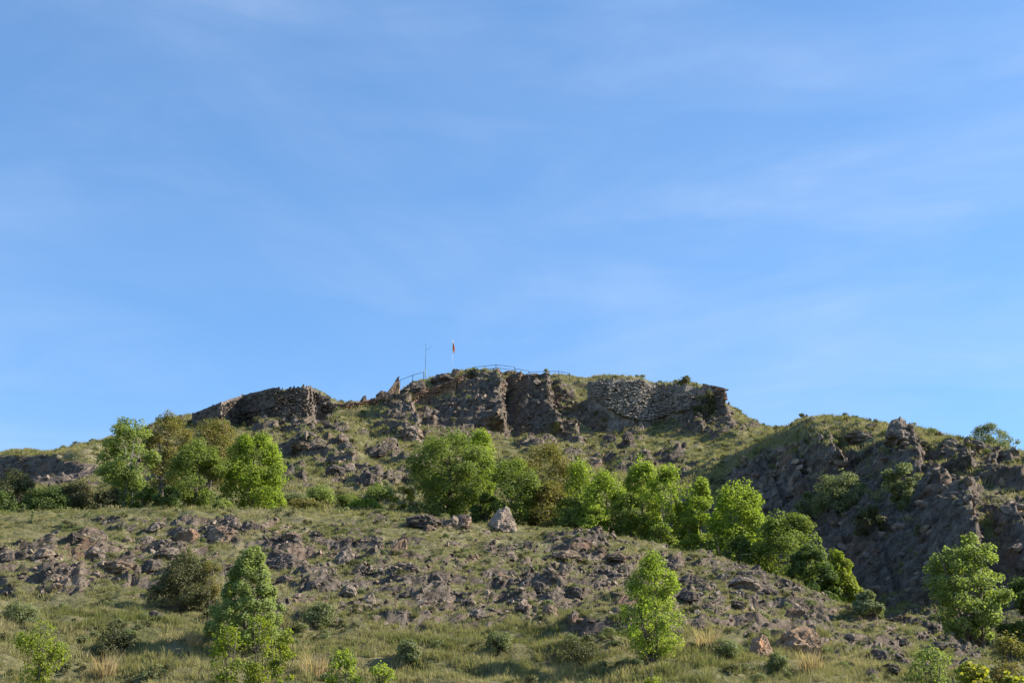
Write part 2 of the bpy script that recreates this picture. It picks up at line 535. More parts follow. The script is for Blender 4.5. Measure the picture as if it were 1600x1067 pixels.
push = np.zeros_like(x1)
for (u0, w, am, va, vb, sl) in BUT:
    sel = np.where((pu > u0 - w - 60) & (pu < u0 + 60) & (pv > va - 25) & (pv < vb + 25))[0]
    if not len(sel):
        continue
    u = pu[sel] + wob[sel] + wob2[sel]; v = pv[sel] + wob2[sel] * 0.8
    e = u0 + (v - (va + vb) / 2) * sl
    q = (e - u) / w
    ramp = np.where(q >= 0, np.clip(1 - q, 0, 1) ** 0.8, np.clip(1 + q * w / 7.0, 0, 1))
    if vb - va <= 16:      # a low ledge: even along its length
        qq = np.clip(q, 0, 1)
        ramp = np.sqrt(np.clip(1 - (2 * qq - 1) ** 2, 0, 1))
        am = 2.6
    ver = sstep(va - 7, va + 3, v) * (1 - sstep(vb - 10, vb + 6, v))
    push[sel] = np.maximum(push[sel], ramp * ver * am * (0.60 if va < 800 and 400 < u0 < 1020 and va > 665 else 0.30 if va > 800 or u0 < 160 else 0.58))
    rock[sel] = np.maximum(rock[sel], np.clip(ramp * 1.6, 0, 1) * ver)

# rocky (+) and grassy (-) tracts
ZN = [
    (830, 640, 110, 34, .6), (700, 655, 70, 36, .4), (830, 590, 130, 9, -.9), (905, 622, 34, 24, -.6), (735, 618, 24, 12, -.5), (620, 632, 40, 9, -.9), (1130, 655, 50, 10, -.4), (1090, 655, 90, 26, .35), (1330, 810, 130, 80, .75), (1480, 740, 110, 50, .5), (1560, 860, 90, 80, .6), (1180, 760, 80, 50, .8),
    (1420, 900, 90, 60, .9), (400, 640, 90, 18, .7), (470, 690, 60, 16, .4), (560, 720, 70, 12, .4), (540, 755, 90, 12, .4), (60, 738, 130, 26, 1.6), (740, 668, 130, 24, .6), (90, 703, 100, 5, -.9), (620, 665, 30, 26, .6), (480, 690, 40, 20, .25), (1000, 725, 80, 16, .4),
    (240, 870, 250, 40, .45), (330, 824, 220, 9, .35), (900, 848, 120, 9, .3), (650, 955, 280, 34, .55), (1000, 970, 220, 34, .5), (200, 930, 200, 24, .3), (1330, 690, 150, 14, -.8), (1240, 700, 70, 24, -.7), (1180, 715, 60, 14, -.5), (470, 870, 90, 30, .3), (900, 900, 220, 60, .35), (1180, 930, 110, 50, .65), (1300, 990, 110, 45, .55), (760, 950, 250, 30, .2), (1450, 1030, 90, 20, .4),
    (460, 815, 140, 10, -.8), (560, 650, 90, 30, -.45), (500, 655, 120, 14, -.6), (620, 690, 60, 25, -.4), (980, 700, 140, 10, -.6), (1100, 700, 110, 14, -.8), (60, 825, 110, 20, -.6),
    (850, 835, 80, 8, -.5), (200, 1010, 260, 40, -.9), (700, 1050, 400, 34, -.8), (1120, 1045, 160, 35, -.8), (1380, 668, 120, 10, -.5), (1530, 700, 90, 12, -.8), (1360, 955, 80, 14, -.6),
    (870, 672, 50, 10, -.5), (960, 648, 40, 14, -.3), (1050, 868, 60, 12, -.5), (1250, 950, 60, 14, -.3), (650, 1070, 800, 40, -.7),
]
zone = np.zeros_like(x1)
for (a, b, c, d, wgt) in ZN:
    q = ((pu + wob - a) / c) ** 2 + ((pv + wob2 - b) / d) ** 2
    zone += wgt * np.exp(-q * 0.9)

vis = sstep(30, 50, RR.ravel())
far = sstep(98, 130, RR.ravel())
lo = perlin(pts, (30, 22, 22), 3)
md = perlin(pts, (11, 8, 8), 4)
md2 = perlin(pts, (5, 5, 2.2), 61)
rockiness = np.clip(0.5 * far * md2 + 0.22 + 0.24 * (RR.ravel() < 98) * (RR.ravel() > 58) - 0.03 * far + zone * 0.9 + lo * 0.35 + md * 0.4 + rock * 0.6, 0, 1)

# displacement: radial push of the buttresses, then bedding ledges, steps and rubble
rad = np.stack([-x1, -y1, np.zeros_like(x1)], -1) / np.maximum(np.hypot(x1, y1), 1)[:, None]
D = rad * push[:, None]
D[:, 2] += push * 0.04

nb = np.array([0.80, -0.25, -0.48]); nb /= np.linalg.norm(nb)
pb = pts @ nb.astype(np.float32)


def saw(x, sharp=0.14):
    f = x - np.floor(x)
    return np.where(f < 1 - sharp, f / (1 - sharp), (1 - f) / sharp)


w1 = perlin(pts, (8, 8, 8), 5)
w2 = perlin(pts, (2.6, 2.6, 2.6), 6)
w3 = perlin(pts, (1.1, 1.1, 0.9), 7)
m1 = sstep(-0.25, 0.45, perlin(pts, (7, 7, 3.2), 8))
m2 = sstep(-0.2, 0.4, perlin(pts, (3.0, 3.0, 1.5), 9))
s_big = saw(pb / 5.5 + w1 * 0.9 + w2 * 0.15) * m1
s_mid = saw(pb / 1.9 + w1 * 0.8 + w2 * 0.5) * m2
s_sml = saw(pb / 0.62 + w2 * 0.9 + w3 * 0.3)
rk = sstep(0.25, 0.75, rockiness)
a_big = (0.25 + 0.7 * far) * rk
a_mid = (0.22 + 0.06 * far) * (0.16 + 0.88 * rk)
a_sml = 0.11 * (0.15 + 0.85 * rk)
dirn0 = 0
slab = s_big * a_big + s_mid * a_mid + s_sml * a_sml
bu = np.gradient(np.stack([X, Y, ZZ], -1), axis=1); bv = np.gradient(np.stack([X, Y, ZZ], -1), axis=0)
BN = np.cross(bu, bv).reshape(-1, 3); BN /= np.maximum(np.linalg.norm(BN, axis=1, keepdims=True), 1e-6); BN *= np.sign(BN[:, 2:3] + 1e-9)
dirn = BN * 0.75 + np.array([0.22, -0.25, 0.08])
D += slab[:, None] * dirn

# ledges: risers and treads following the contour
st = (0.9 + 1.6 * far)
zz = z1 / st + w1 * 0.7 + w2 * 0.25
fz = zz - np.floor(zz)
led = (sstep(0.0, 0.30, fz) - fz) * st
lm = sstep(-0.15, 0.35, perlin(pts, (14, 10, 4), 10)) * (0.35 + 0.65 * rk)
D[:, 2] += led * lm * (0.9 - 0.35 * far)



def facets(p, size, seed):
    """fractured rock: every joint block gets its own offset and its own tilted face"""
    ax = np.array([nb, np.cross(nb, [0, 1, 0]), [0, 0, 0]])
    ax[1] /= np.linalg.norm(ax[1]); ax[2] = np.cross(ax[0], ax[1])
    q = (p @ ax.T.astype(np.float32)) / (np.array([0.62, 1.25, 1.0], np.float32) * size)
    q = q + np.stack([perlin(p, size * 2.2, seed + 1), perlin(p, size * 2.2, seed + 2), perlin(p, size * 2.2, seed + 3)], -1) * 0.45
    ci = np.floor(q).astype(np.int32)
    best = np.full(len(q), 1e9, np.float32); val = np.zeros(len(q), np.float32)
    for ox in (-1, 0, 1):
        for oy in (-1, 0, 1):
            for oz in (-1, 0, 1):
                c = ci + np.array([ox, oy, oz], np.int32)
                h = _perm[_perm[_perm[c[:, 0] & 255] + (c[:, 1] & 255)] + ((c[:, 2] + seed) & 255)]
                g = _g[h]
                d = q - (c + 0.5 + g * 0.42)
                dd = (d * d).sum(1)
                t = _g[(h * 7 + 13) & 255]
                v = (d * t).sum(1) * 0.9 + t[:, 0] * 0.55
                m = dd < best
                best = np.where(m, dd, best); val = np.where(m, v, val)
    return val


fsel = np.where((rk > 0.04) & (vis > 0))[0]
fc = np.zeros_like(x1)
pf = pts[fsel]
ff = far[fsel]
f1 = facets(pf, 4.4, 31); f2 = facets(pf, 1.5, 57)
fc[fsel] = f1 * (0.10 + 0.46 * ff) + f2 * (0.09 + 0.10 * ff)
f3 = facets(pf[ff < 0.5], 0.55, 83)
tmp = np.zeros(len(fsel)); tmp[ff < 0.5] = f3 * 0.06
fc[fsel] += tmp
D += (fc * rk)[:, None] * dirn
benchz = sstep(66, 56, RR.ravel())
D[:, 2] += perlin(pts, (5, 3.4, 3.4), 41) * 0.5 * benchz
smooth_rock = 1 - 0.6 * rk * far
hump = smooth_rock * perlin(pts, (4.5, 3.2, 3.2), 11) * (0.32 + 0.35 * far) + perlin(pts, (1.7, 1.4, 1.4), 12) * (0.24 - 0.04 * far) + w3 * 0.15 + perlin(pts, (0.45, 0.45, 0.45), 13) * 0.07 * (0.5 + rk)
hump *= 1 - 0.35 * far * rk
D[:, 2] += hump
ridged = (1 - np.abs(perlin(pts, (2.4, 3.2, 1.5), 14))) ** 3
D[:, 2] += ridged * rk * 0.16
D -= rad * (ridged * rk * -0.25 * (1 + far))[:, None]

# the crest lines keep the outline of the photograph: fade the lift there
rowidx = np.repeat(np.arange(NV), NU)
cum = np.cumsum([0] + counts)
iM = cum[15]
crest = np.exp(-((rowidx - iM) / 20.0) ** 2)
crest *= sstep(-300, -250, pu)
fade = (1 - 0.75 * crest)
iS, iE = cum[10], cum[5]
fade *= 1 - 0.8 * np.exp(-((rowidx - iS) / 24.0) ** 2) * sstep(1130, 1220, pu)
fade *= 1 - 0.45 * np.exp(-((rowidx - iE) / 12.0) ** 2)
fade *= 1 - 0.62 * far * sstep(190, 150, pu) * (rowidx > cum[8])
fade *= vis
CALM = [(400, 634, 105, 22), (480, 628, 40, 18), (560, 632, 70, 9), (690, 602, 52, 13), (1015, 622, 98, 28), (1110, 612, 30, 16)]
for (a, b, c, d) in CALM:
    fade *= 1 - 0.93 * sstep(1.25, 0.8, np.sqrt(((pu - a) / c) ** 2 + ((pv - b) / d) ** 2)) * far
D *= fade[:, None]
Q = pts + D.astype(np.float32)
# settle each ridge so that its outline stands where the surveyed line runs
for (ik, win, lo_u, hi_u) in ((iM, 110, -400, 1190), (iS, 60, 1165, 2500), (iE, 24, -400, 2500), (iM, 110, -400, 1190), (iS, 60, 1165, 2500)):
    kk = {iM: 15, iS: 10, iE: 5}[ik]
    qv = proj(Q[:, 0], Q[:, 1], Q[:, 2])
    v2 = qv[1].reshape(NV, NU)
    va = v2[ik - win:min(ik + win, NV)].min(axis=0)
    vt = PV[ik]
    dz = (va - vt) * PD[ik] / F * 1.03
    dz = gsmooth(dz, 3.5) * sstep(lo_u - 25, lo_u + 25, U) * sstep(hi_u + 25, hi_u - 25, U)
    wr = np.exp(-((np.arange(NV) - ik) / (min(win, 70) * 0.9)) ** 2)
    Q[:, 2] += (wr[:, None] * dz[None, :]).ravel()
G = Q.reshape(NV, NU, 3)

# slope of the finished surface decides what grass can hold
du = np.zeros_like(G); dv = np.zeros_like(G)
du[:, 1:-1] = G[:, 2:] - G[:, :-2]; du[:, 0] = du[:, 1]; du[:, -1] = du[:, -2]
dv[1:-1] = G[2:] - G[:-2]; dv[0] = dv[1]; dv[-1] = dv[-2]
NRM = np.cross(du, dv)
NRM /= np.maximum(np.linalg.norm(NRM, axis=2, keepdims=True), 1e-6)
NRM *= np.sign(NRM[:, :, 2:3] + 1e-9)
nz = NRM[:, :, 2].ravel()
slope_ok = np.where(far > 0.5, sstep(0.36, 0.74, nz), sstep(0.50, 0.84, nz))
grass = np.clip(slope_ok * 1.05 - (rockiness - 0.45) * 0.75 + 0.08, 0, 1)
grass = np.where(rock > 0.3, grass * (1 - 0.35 * rock), grass)
grass *= 1 - 0.85 * far * sstep(0.55, 1.0, zone + md * 0.35 + md2 * 0.35)
frontz = sstep(100, 88, RR.ravel())
soil = np.clip(frontz * sstep(-0.1, 0.5, perlin(pts, (9, 7, 7), 15) + zone * 0.5), 0, 1)

idx = np.arange(NV * NU, dtype=np.int32).reshape(NV, NU)
faces = np.stack([idx[:-1, :-1], idx[:-1, 1:], idx[1:, 1:], idx[1:, :-1]], -1).reshape(-1, 4)
M_HILL = hill_material()
hill_me = mesh_np('hillside', Q, faces, M_HILL, True, {'grass': grass, 'soil': soil})
hill = obj('hillside', hill_me)
tag(hill, 'rocky grass grown hill with dark cliffs rising to a ruined crest', kind='structure')

# valley floor that carries on past the hill in every direction
gp = []
for k in range(96):
    a = k / 96 * 2 * math.pi
    gp.append((math.cos(a) * 3000, math.sin(a) * 3000, -3.4))
bm = bmesh.new(); bm.faces.new([bm.verts.new(p) for p in gp])
gm = bpy.data.meshes.new('ground'); bm.to_mesh(gm); bm.free()
gm.materials.append(flat_material('meadow', (0.09, 0.11, 0.045), 0.95, 0.4, 0.35))
tag(obj('ground', gm), 'green valley floor reaching away from the hill', kind='structure')

# ray casting against the hill (quads of a thinned grid are enough away from the fine rubble)
_gi = idx
_f2 = np.stack([_gi[:-1:2, :-1:2][: (NV - 1) // 2, : (NU - 1) // 2], _gi[:-1:2, 2::2][: (NV - 1) // 2, : (NU - 1) // 2],
                _gi[2::2, 2::2][: (NV - 1) // 2, : (NU - 1) // 2], _gi[2::2, :-1:2][: (NV - 1) // 2, : (NU - 1) // 2]], -1).reshape(-1, 4)
used = np.unique(_f2)
remap = np.zeros(NV * NU, np.int32); remap[used] = np.arange(len(used))
BVH = BVHTree.FromPolygons(Q[used].tolist(), remap[_f2].tolist(), epsilon=0.0)


def at(u, v, dv=3, rmin=0):
    """first point of the hill seen through photo pixel u, v (looks a little lower if that pixel is sky)"""
    for k in range(40):
        d = P(u, v + k * dv, 1.0)
        d = Vector(d).normalized()
        h = BVH.ray_cast(d * (rmin), d)
        if h[0] is not None:
            return h[0], h[1]
    raise ValueError((u, v))


def drop(x, y):
    h = BVH.ray_cast(Vector((x, y, 400)), Vector((0, 0, -1)))
    return h[0].z if h[0] is not None else 0.0


def px(p):
    """metres per photo pixel at point p"""
    return (p[1] * FWD[1] + p[2] * FWD[2]) / F

# ---------------------------------------------------------------- masonry and rails on the crest
M_WALL = boulder_material('dry_stone', 0.25, (0.75, 0.75, 0.78))
M_PALE = boulder_material('pale_masonry', 0.05, (1.65, 1.75, 1.88))
M_BRICK = boulder_material('reddish_masonry', 0.9, (1.5, 1.15, 0.95))
M_IRON = flat_material('dark_iron', (0.03, 0.03, 0.032), 0.5, 30, 0.2, 0.6)
M_WHITE = flat_material('white_paint', (0.6, 0.6, 0.58), 0.4, 20, 0.06)


def ground_r(u, v, ahead=0.35):
    """range of the hill at the pixel, a little nearer"""
    p, _ = at(u, v)
    return math.hypot(p[0], p[1]) - ahead


def settle(line, ahead=0.35):
    """walls stand on the hill itself: take each station's range from the ground under its foot"""
    r = np.array([ground_r(l[0], l[2], ahead) for l in line])
    r = np.clip(r, np.median(r) - 2, None)
    return [(l[0], l[1], l[2], min(q, float(np.median(r)) + 3)) for l, q in zip(line, r)]


def wall_body(line, thick, mat, name, parent, jag=0.15, seed=1, back=0.0):
    """line: (u, v_top, v_bottom, r) stations; an uneven wall with real thickness"""
    rs = np.random.RandomState(seed)
    uu = np.array([l[0] for l in line], float)
    n = max(6, int((uu[-1] - uu[0]) / 2.5))
    u = np.linspace(uu[0], uu[-1], n)
    vt = np.interp(u, uu, [l[1] for l in line]); vb = np.interp(u, uu, [l[2] for l in line]); r = np.interp(u, uu, [l[3] for l in line])
    top = P(u, vt, r); bot = P(u, vb, r - 0.25)
    bot[:, 2] -= 2.5
    m = 9
    V = []
    for layer in (0, 1):
        for j in range(m):
            t = j / (m - 1)
            p = bot * (1 - t) + top * t
            q = p.copy()
            hz = q[:, :2] / np.linalg.norm(q[:, :2], axis=1, keepdims=True)
            q[:, :2] += hz * (thick if layer else 0)
            nn = perlin(q.astype(np.float32), (1.6, 1.6, 0.9), seed)
            q[:, :2] -= hz * (nn * jag * 2)[:, None]
            if j == m - 1:
                q[:, 2] += rs.normal(0, jag * 0.6, n)
            V.append(q)
    V = np.concatenate(V) - np.array(parent.location)
    f = []
    for i in range(n - 1):
        for j in range(m - 1):
            a = j * n + i
            f.append((a, a + 1, a + n + 1, a + n))
            b = (m + j) * n + i
            f.append((b + 1, b, b + n, b + n + 1))
        a, b = (m - 1) * n + i, (2 * m - 1) * n + i
        f.append((a, a + 1, b + 1, b))
        f.append((i + 1, i, m * n + i, m * n + i + 1))
    for j in range(m - 1):
        a, b = j * n, (m + j) * n
        f.append((b, a, a + n, b + n))
        f.append((a + n - 1, b + n - 1, b + 2 * n - 1, a + 2 * n - 1))
    return obj(name, mesh_np(name, V, np.array(f), mat, False), parent)


def stone_facing(region, r_of, n_rows, size, mat, name, parent, seed, tilt=0.0, keep=1.0, jit=0.3, proud=0.25):
    """rows of separate rough blocks bonded into a face. region(u) -> v_top, v_bottom"""
    rs = np.random.RandomState(seed)
    V, Fc = [], []
    (u0, u1), fn = region
    base = np.array([(-1, -1, -1), (1, -1, -1), (1, 1, -1), (-1, 1, -1), (-1, -1, 1), (1, -1, 1), (1, 1, 1), (-1, 1, 1)], float) * 0.5
    bf = np.array([(0, 1, 5, 4), (1, 2, 6, 5), (2, 3, 7, 6), (3, 0, 4, 7), (4, 5, 6, 7), (3, 2, 1, 0)])
    k = 0
    sw, sh = size
    vmin = min(fn(u)[0] for u in np.linspace(u0, u1, 30)); vmax = max(fn(u)[1] for u in np.linspace(u0, u1, 30))
    v = vmin
    while v < vmax:
        u = u0 + rs.uniform(0, sw)
        while u < u1:
            w = sw * rs.uniform(0.6, 1.7)
            uc, vc = u + w / 2, v + rs.normal(0, sh * 0.18) + tilt * (u - u0)
            u += w
            a, b = fn(uc)
            if not (a <= vc <= b) or rs.rand() > keep:
                continue
            p = P(uc, vc, r_of(uc, vc))
            s = px(p)
            dims = np.array([w * s * rs.uniform(.8, .97), rs.uniform(0.35, 0.7), sh * s * rs.uniform(.7, .98)])
            c = (base + rs.uniform(-0.13, 0.13, base.shape)) * dims
            e = Euler((rs.normal(0, .12) * jit * 3, rs.normal(0.0, .15) * jit * 3 - 0.25 * jit, rs.normal(0.0, .2) * jit * 3 + 0.9 * jit)).to_matrix()
            c = c @ np.array(e).T
            c += p
            c[:, 1] -= rs.uniform(0, proud)
            V.append(c); Fc.append(bf + 8 * k); k += 1
        v += sh
    if not k:
        return None
    o = obj(name, mesh_np(name, np.concatenate(V) - np.array(parent.location), np.concatenate(Fc), mat, False), parent)
    o['kind'] = 'stuff'
    return o


# left knoll: dark retaining wall under a thin parapet
t = empty('fortress_wall', P(400, 655, 218))
tag(t, 'long dark shaded fortress wall wrapping the rounded knoll left of the crest', 'fortress wall')
lw = [(300, 648, 662, 214), (345, 630, 664, 214), (380, 619, 664, 215), (430, 607, 662, 216), (455, 606, 660, 217), (480, 604, 656, 217), (494, 610, 652, 218), (520, 628, 645, 218)]
lw = settle(lw)
lr = lambda u: float(np.interp(u, [l[0] for l in lw], [l[3] for l in lw]))
wall_body(lw, 2.0, M_WALL, 'wall', t, 0.35, 3)
lwt = lambda u: (np.interp(u, [l[0] for l in lw], [l[1] for l in lw]) + 2.5, np.interp(u, [l[0] for l in lw], [l[2] for l in lw]) - 4)
stone_facing(((303, 447), lwt), lambda u, v: lr(u) - 0.05, 0, (3.6, 1.9), M_WALL, 'stones', t, 5, 0.02, 0.6, 0.12, 0.12)
stone_facing(((446, 520), lwt), lambda u, v: lr(u) - 0.05, 0, (4.0, 2.1), M_WALL, 'stones', t, 6, 0.0, 0.7, 0.12, 0.12)
par = [(300, 646.5, 649, 213.4), (345, 628.5, 631, 213.4), (380, 617, 620, 214.4), (430, 605, 608, 215.4)]
par = [(a, b, c, lr(a) - 0.15) for a, b, c, d in par]
wall_body(par, 0.7, M_WALL, 'coping', t, 0.05, 4)

t = empty('path_wall', P(560, 634, 217))
tag(t, 'low brown masonry wall along the path between the knoll and the summit', 'path wall')
pl = settle([(500, 631, 640, 217), (540, 631, 639, 217), (580, 624, 632, 217.5), (620, 617, 626, 218)])
wall_body(pl, 0.9, M_BRICK, 'wall', t, 0.1, 8)
pwt = lambda u: (np.interp(u, [500, 540, 580, 620], [631, 631, 624, 617]), np.interp(u, [500, 540, 580, 620], [638, 637, 631, 625]))
stone_facing(((500, 620), pwt), lambda u, v: float(np.interp(u, [l[0] for l in pl], [l[3] for l in pl])) - 0.1, 0, (5, 2.6), M_BRICK, 'stones', t, 9, 0, 0.95, 0.08, 0.1)

t = empty('ramp_wall', P(680, 600, 217))
tag(t, 'reddish sloping masonry ramp wall climbing to the summit below the flagpole', 'ramp wall')
rw = [(640, 618, 628, 216), (680, 604, 616, 216.5), (712, 592, 604, 217), (735, 583, 592, 217.5)]
rw = settle(rw)
wall_body(rw, 1.2, M_BRICK, 'wall', t, 0.12, 10)
rwt = lambda u: (np.interp(u, [l[0] for l in rw], [l[1] for l in rw]), np.interp(u, [l[0] for l in rw], [l[2] for l in rw]) - 1)
stone_facing(((640, 735), rwt), lambda u, v: float(np.interp(u, [l[0] for l in rw], [l[3] for l in rw])) - 0.1, 0, (5, 2.6), M_BRICK, 'stones', t, 11, -0.0, 0.95, 0.08, 0.1)

# the pale rubble masonry
t = empty('ruined_wall', P(1000, 655, 216))
tag(t, 'broad pale grey ruined masonry wall of small tilted stones on the summit right side', 'ruined wall')
rr = [(918, 596, 640, 217), (950, 592, 652, 216), (1000, 592, 658, 215.5), (1030, 602, 656, 215.5), (1060, 600, 652, 215.5), (1110, 606, 640, 216), (1132, 612, 638, 217)]
rr = settle(rr)
wall_body(rr, 2.4, boulder_material('grey_mortar_wall', 0.1, (1.2, 1.25, 1.3)), 'wall', t, 0.35, 12)
top = [(920, 606), (935, 597), (950, 600), (975, 596), (1000, 594), (1015, 603), (1030, 608), (1060, 618), (1075, 614), (1110, 628), (1130, 634)]
bot = [(920, 612), (940, 630), (960, 645), (1000, 658), (1020, 656), (1050, 646), (1080, 638), (1100, 634), (1130, 638)]
rgn = lambda u: (np.interp(u, *zip(*top)), np.interp(u, *zip(*bot)))
stone_facing(((920, 1112), rgn), lambda u, v: float(np.interp(u, [l[0] for l in rr], [l[3] for l in rr])) - 0.45 + (650 - v) * 0.002, 0, (3.5, 2.0), M_PALE, 'stones', t, 13, -0.0, 0.96, 0.26, 0.35)

t = empty('corner_parapet', P(1120, 615, 217))
tag(t, 'square reddish parapet block at the right hand corner of the summit ruin', 'parapet')
cp = [(1098, 599, 612, ground_r(1098, 634) - 0.9), (1133, 606, 626, ground_r(1120, 636) - 0.9)]
wall_body(cp, 3.0, M_BRICK, 'wall', t, 0.08, 14)
stone_facing(((1100, 1133), lambda u: (600 + (u - 1098) * 0.2, 612 + (u - 1098) * 0.33)), lambda u, v: float(np.interp(u, [1098, 1133], [cp[0][3], cp[1][3]])) - 0.15, 0, (5, 2.6), M_BRICK, 'stones', t, 15, 0.2, 0.98, 0.05, 0.08)


def tube(points, radii, seg=6):
    """closed tapered tube along points -> verts, quad faces"""
    pts_ = [Vector(p) for p in points]
    V, Fq = [], []
    n = len(pts_)
    up = Vector((0.3, 0.2, 1)).normalized()
    for i, p in enumerate(pts_):
        d = (pts_[min(i + 1, n - 1)] - pts_[max(i - 1, 0)]).normalized()
        a = d.cross(up if abs(d.dot(up)) < 0.95 else Vector((1, 0, 0))).normalized()
        b = d.cross(a)
        for k in range(seg):
            an = 2 * math.pi * k / seg
            V.append(p + (a * math.cos(an) + b * math.sin(an)) * radii[i])
    for i in range(n - 1):
        for k in range(seg):
            k2 = (k + 1) % seg
            Fq.append((i * seg + k, i * seg + k2, (i + 1) * seg + k2, (i + 1) * seg + k))
    c0 = len(V); V.append(pts_[0]); V.append(pts_[-1])
    for k in range(seg):
        k2 = (k + 1) % seg
        Fq.append((c0, k2, k, k)); Fq.append((c0 + 1, (n - 1) * seg + k, (n - 1) * seg + k2, (n - 1) * seg + k2))
    return V, Fq


def tubes_mesh(name, tubes, mat, smooth=True):
    bm = bmesh.new()
    for V, Fq in tubes:
        vs = [bm.verts.new(v) for v in V]
        for f in Fq:
            g = []
            for k in f:
                if not g or vs[k] is not g[-1]:
                    g.append(vs[k])
            try:
                bm.faces.new(g)
            except ValueError:
                pass
    me = bpy.data.meshes.new(name)
    bm.to_mesh(me); bm.free()
    if smooth:
        for p in me.polygons: p.use_smooth = True
    me.materials.append(mat)
    return me


def railing(stations, label, r, rails=(0.0, 0.55), base=1.15, thick=0.045):
    """stations: photo pixels of the top rail at each post"""
    P0 = [Vector(P(u, v, rr_)) for (u, v, rr_) in [(s[0], s[1], s[2] if len(s) > 2 else r) for s in stations]]
    t = empty('metal_railing', P0[0] - Vector((0, 0, base)))
    tag(t, label, 'railing', 'railings along the summit terrace')
    off = t.location
    for p in P0:
        me = tubes_mesh('post', [tube([p - off - Vector((0, 0, base + 0.9)), p - off + Vector((0, 0, 0.03))], [thick * 1.1] * 2)], M_IRON)
        obj('post', me, t)
    for h in rails:
        me = tubes_mesh('rail', [tube([p - off - Vector((0, 0, h)) for p in P0], [thick * 0.8] * len(P0))], M_IRON)
        obj('rail', me, t)


railing([(625, 594), (645, 586), (662, 581)], 'dark railing climbing between the pointed rock slab and the white mast', 221, (0.0,), 0.9)
railing([(717, 577.5), (723, 584), (741, 573.5), (775, 570), (804, 573.2)], 'dark two rail railing on the highest point right of the flagpole', 221.5)
railing([(806, 576), (826, 579.5)], 'short dark railing stepping down right of the highest railing', 222, (0.0,), 1.0)
railing([(828, 581), (852, 580.3), (873, 580), (890, 583)], 'low dark railing at the right end of the summit terrace', 223, (0.0,), 0.7)

# mast with a stay arm, flagpole with a furled striped flag
b = Vector(P(664.5, 583, 224)); tp = Vector(P(664.5, 536.5, 224))
t = empty('mast', b); tag(t, 'thin bare mast with white foot and slanting arm on the summit', 'mast')
hh = (tp - b).length
obj('pole', tubes_mesh('pole', [tube([(0, 0, -1), (0, 0, hh * .35), (0, 0, hh)], [.035, .028, .022])], M_IRON), t)
obj('foot', tubes_mesh('foot', [tube([(0, 0, -.6), (0, 0, 0.8), (0, 0, 1.0)], [.09, .08, .03], 8)], M_WHITE), t)
k = px(b)
obj('arm', tubes_mesh('arm', [tube([(0, 0, hh - 11 * k), (4 * k, 0, hh - 9 * k), (11.5 * k, 0, hh - 3 * k)], [.016, .016, .014])], M_IRON), t)
b = Vector(P(706.5, 580, 224)); tp = Vector(P(706.5, 531.5, 224))
t = empty('flagpole', b); tag(t, 'white flagpole on the summit rocks carrying a limp striped flag', 'flagpole')
hh = (tp - b).length
obj('pole', tubes_mesh('pole', [tube([(0, 0, -1), (0, 0, hh)], [.022, .018], 8)], M_WHITE), t)
obj('finial', tubes_mesh('finial', [tube([(0, 0, hh), (0, 0, hh + .06), (0, 0, hh + .12)], [.02, .06, .015], 8)], M_WHITE), t)
mt = NT('striped_flag_cloth')
tcn = mt.new('ShaderNodeTexCoord')
sx = mt.new('ShaderNodeSeparateXYZ'); mt.l.new(tcn.outputs['UV'], sx.inputs[0])
fr = mt.math('FRACT', mt.math('MULTIPLY', sx.outputs[1], 4.5))
fc = mt.mix(mt.math('GREATER_THAN', fr, 0.5), (0.85, 0.50, 0.03), (0.62, 0.02, 0.02))
M_FLAG = mt.done(mt.principled(fc, 0.8, 0.1))
bm = bmesh.new(); uvl = bm.loops.layers.uv.new('UVMap')
nx, nzv = 14, 16
grid = []
for j in range(nzv + 1):
    row = []
    for i in range(nx + 1):
        s = i / nx; tt = j / nzv
        x = 0.03 + 0.34 * s * (0.6 + 0.4 * math.sin(tt * 3)) + 0.03 * math.sin(s * 20)
        y = 0.16 * math.sin(s * 15 + tt * 1.3) * (0.3 + s)
        z = hh - 0.15 - 1.55 * tt - 0.75 * s
        row.append(bm.verts.new((x, y, z)))
    grid.append(row)
for j in range(nzv):
    for i in range(nx):
        f = bm.faces.new((grid[j][i], grid[j][i + 1], grid[j + 1][i + 1], grid[j + 1][i]))
        for lp, (a, c) in zip(f.loops, ((i, j), (i + 1, j), (i + 1, j + 1), (i, j + 1))):
            lp[uvl].uv = (a / nx, c / nzv)
        f.smooth = True
me = bpy.data.meshes.new('flag'); bm.to_mesh(me); bm.free(); me.materials.append(M_FLAG)
fl = obj('flag', me, None); fl.location = b
tag(fl, 'red and yellow striped flag hanging limp from the flagpole', 'flag')

# ---------------------------------------------------------------- boulders
M_GREY = boulder_material('grey_schist', 0.35, (1.1, 1.06, 1.04))
M_DARK = boulder_material('dark_schist', 0.2, (0.62, 0.60, 0.62))
M_BROWN = boulder_material('rusty_schist', 0.35, (1.22, 1.06, 0.92))
M_LIGHT = boulder_material('pale_schist', 0.1, (1.45, 1.36, 1.28))


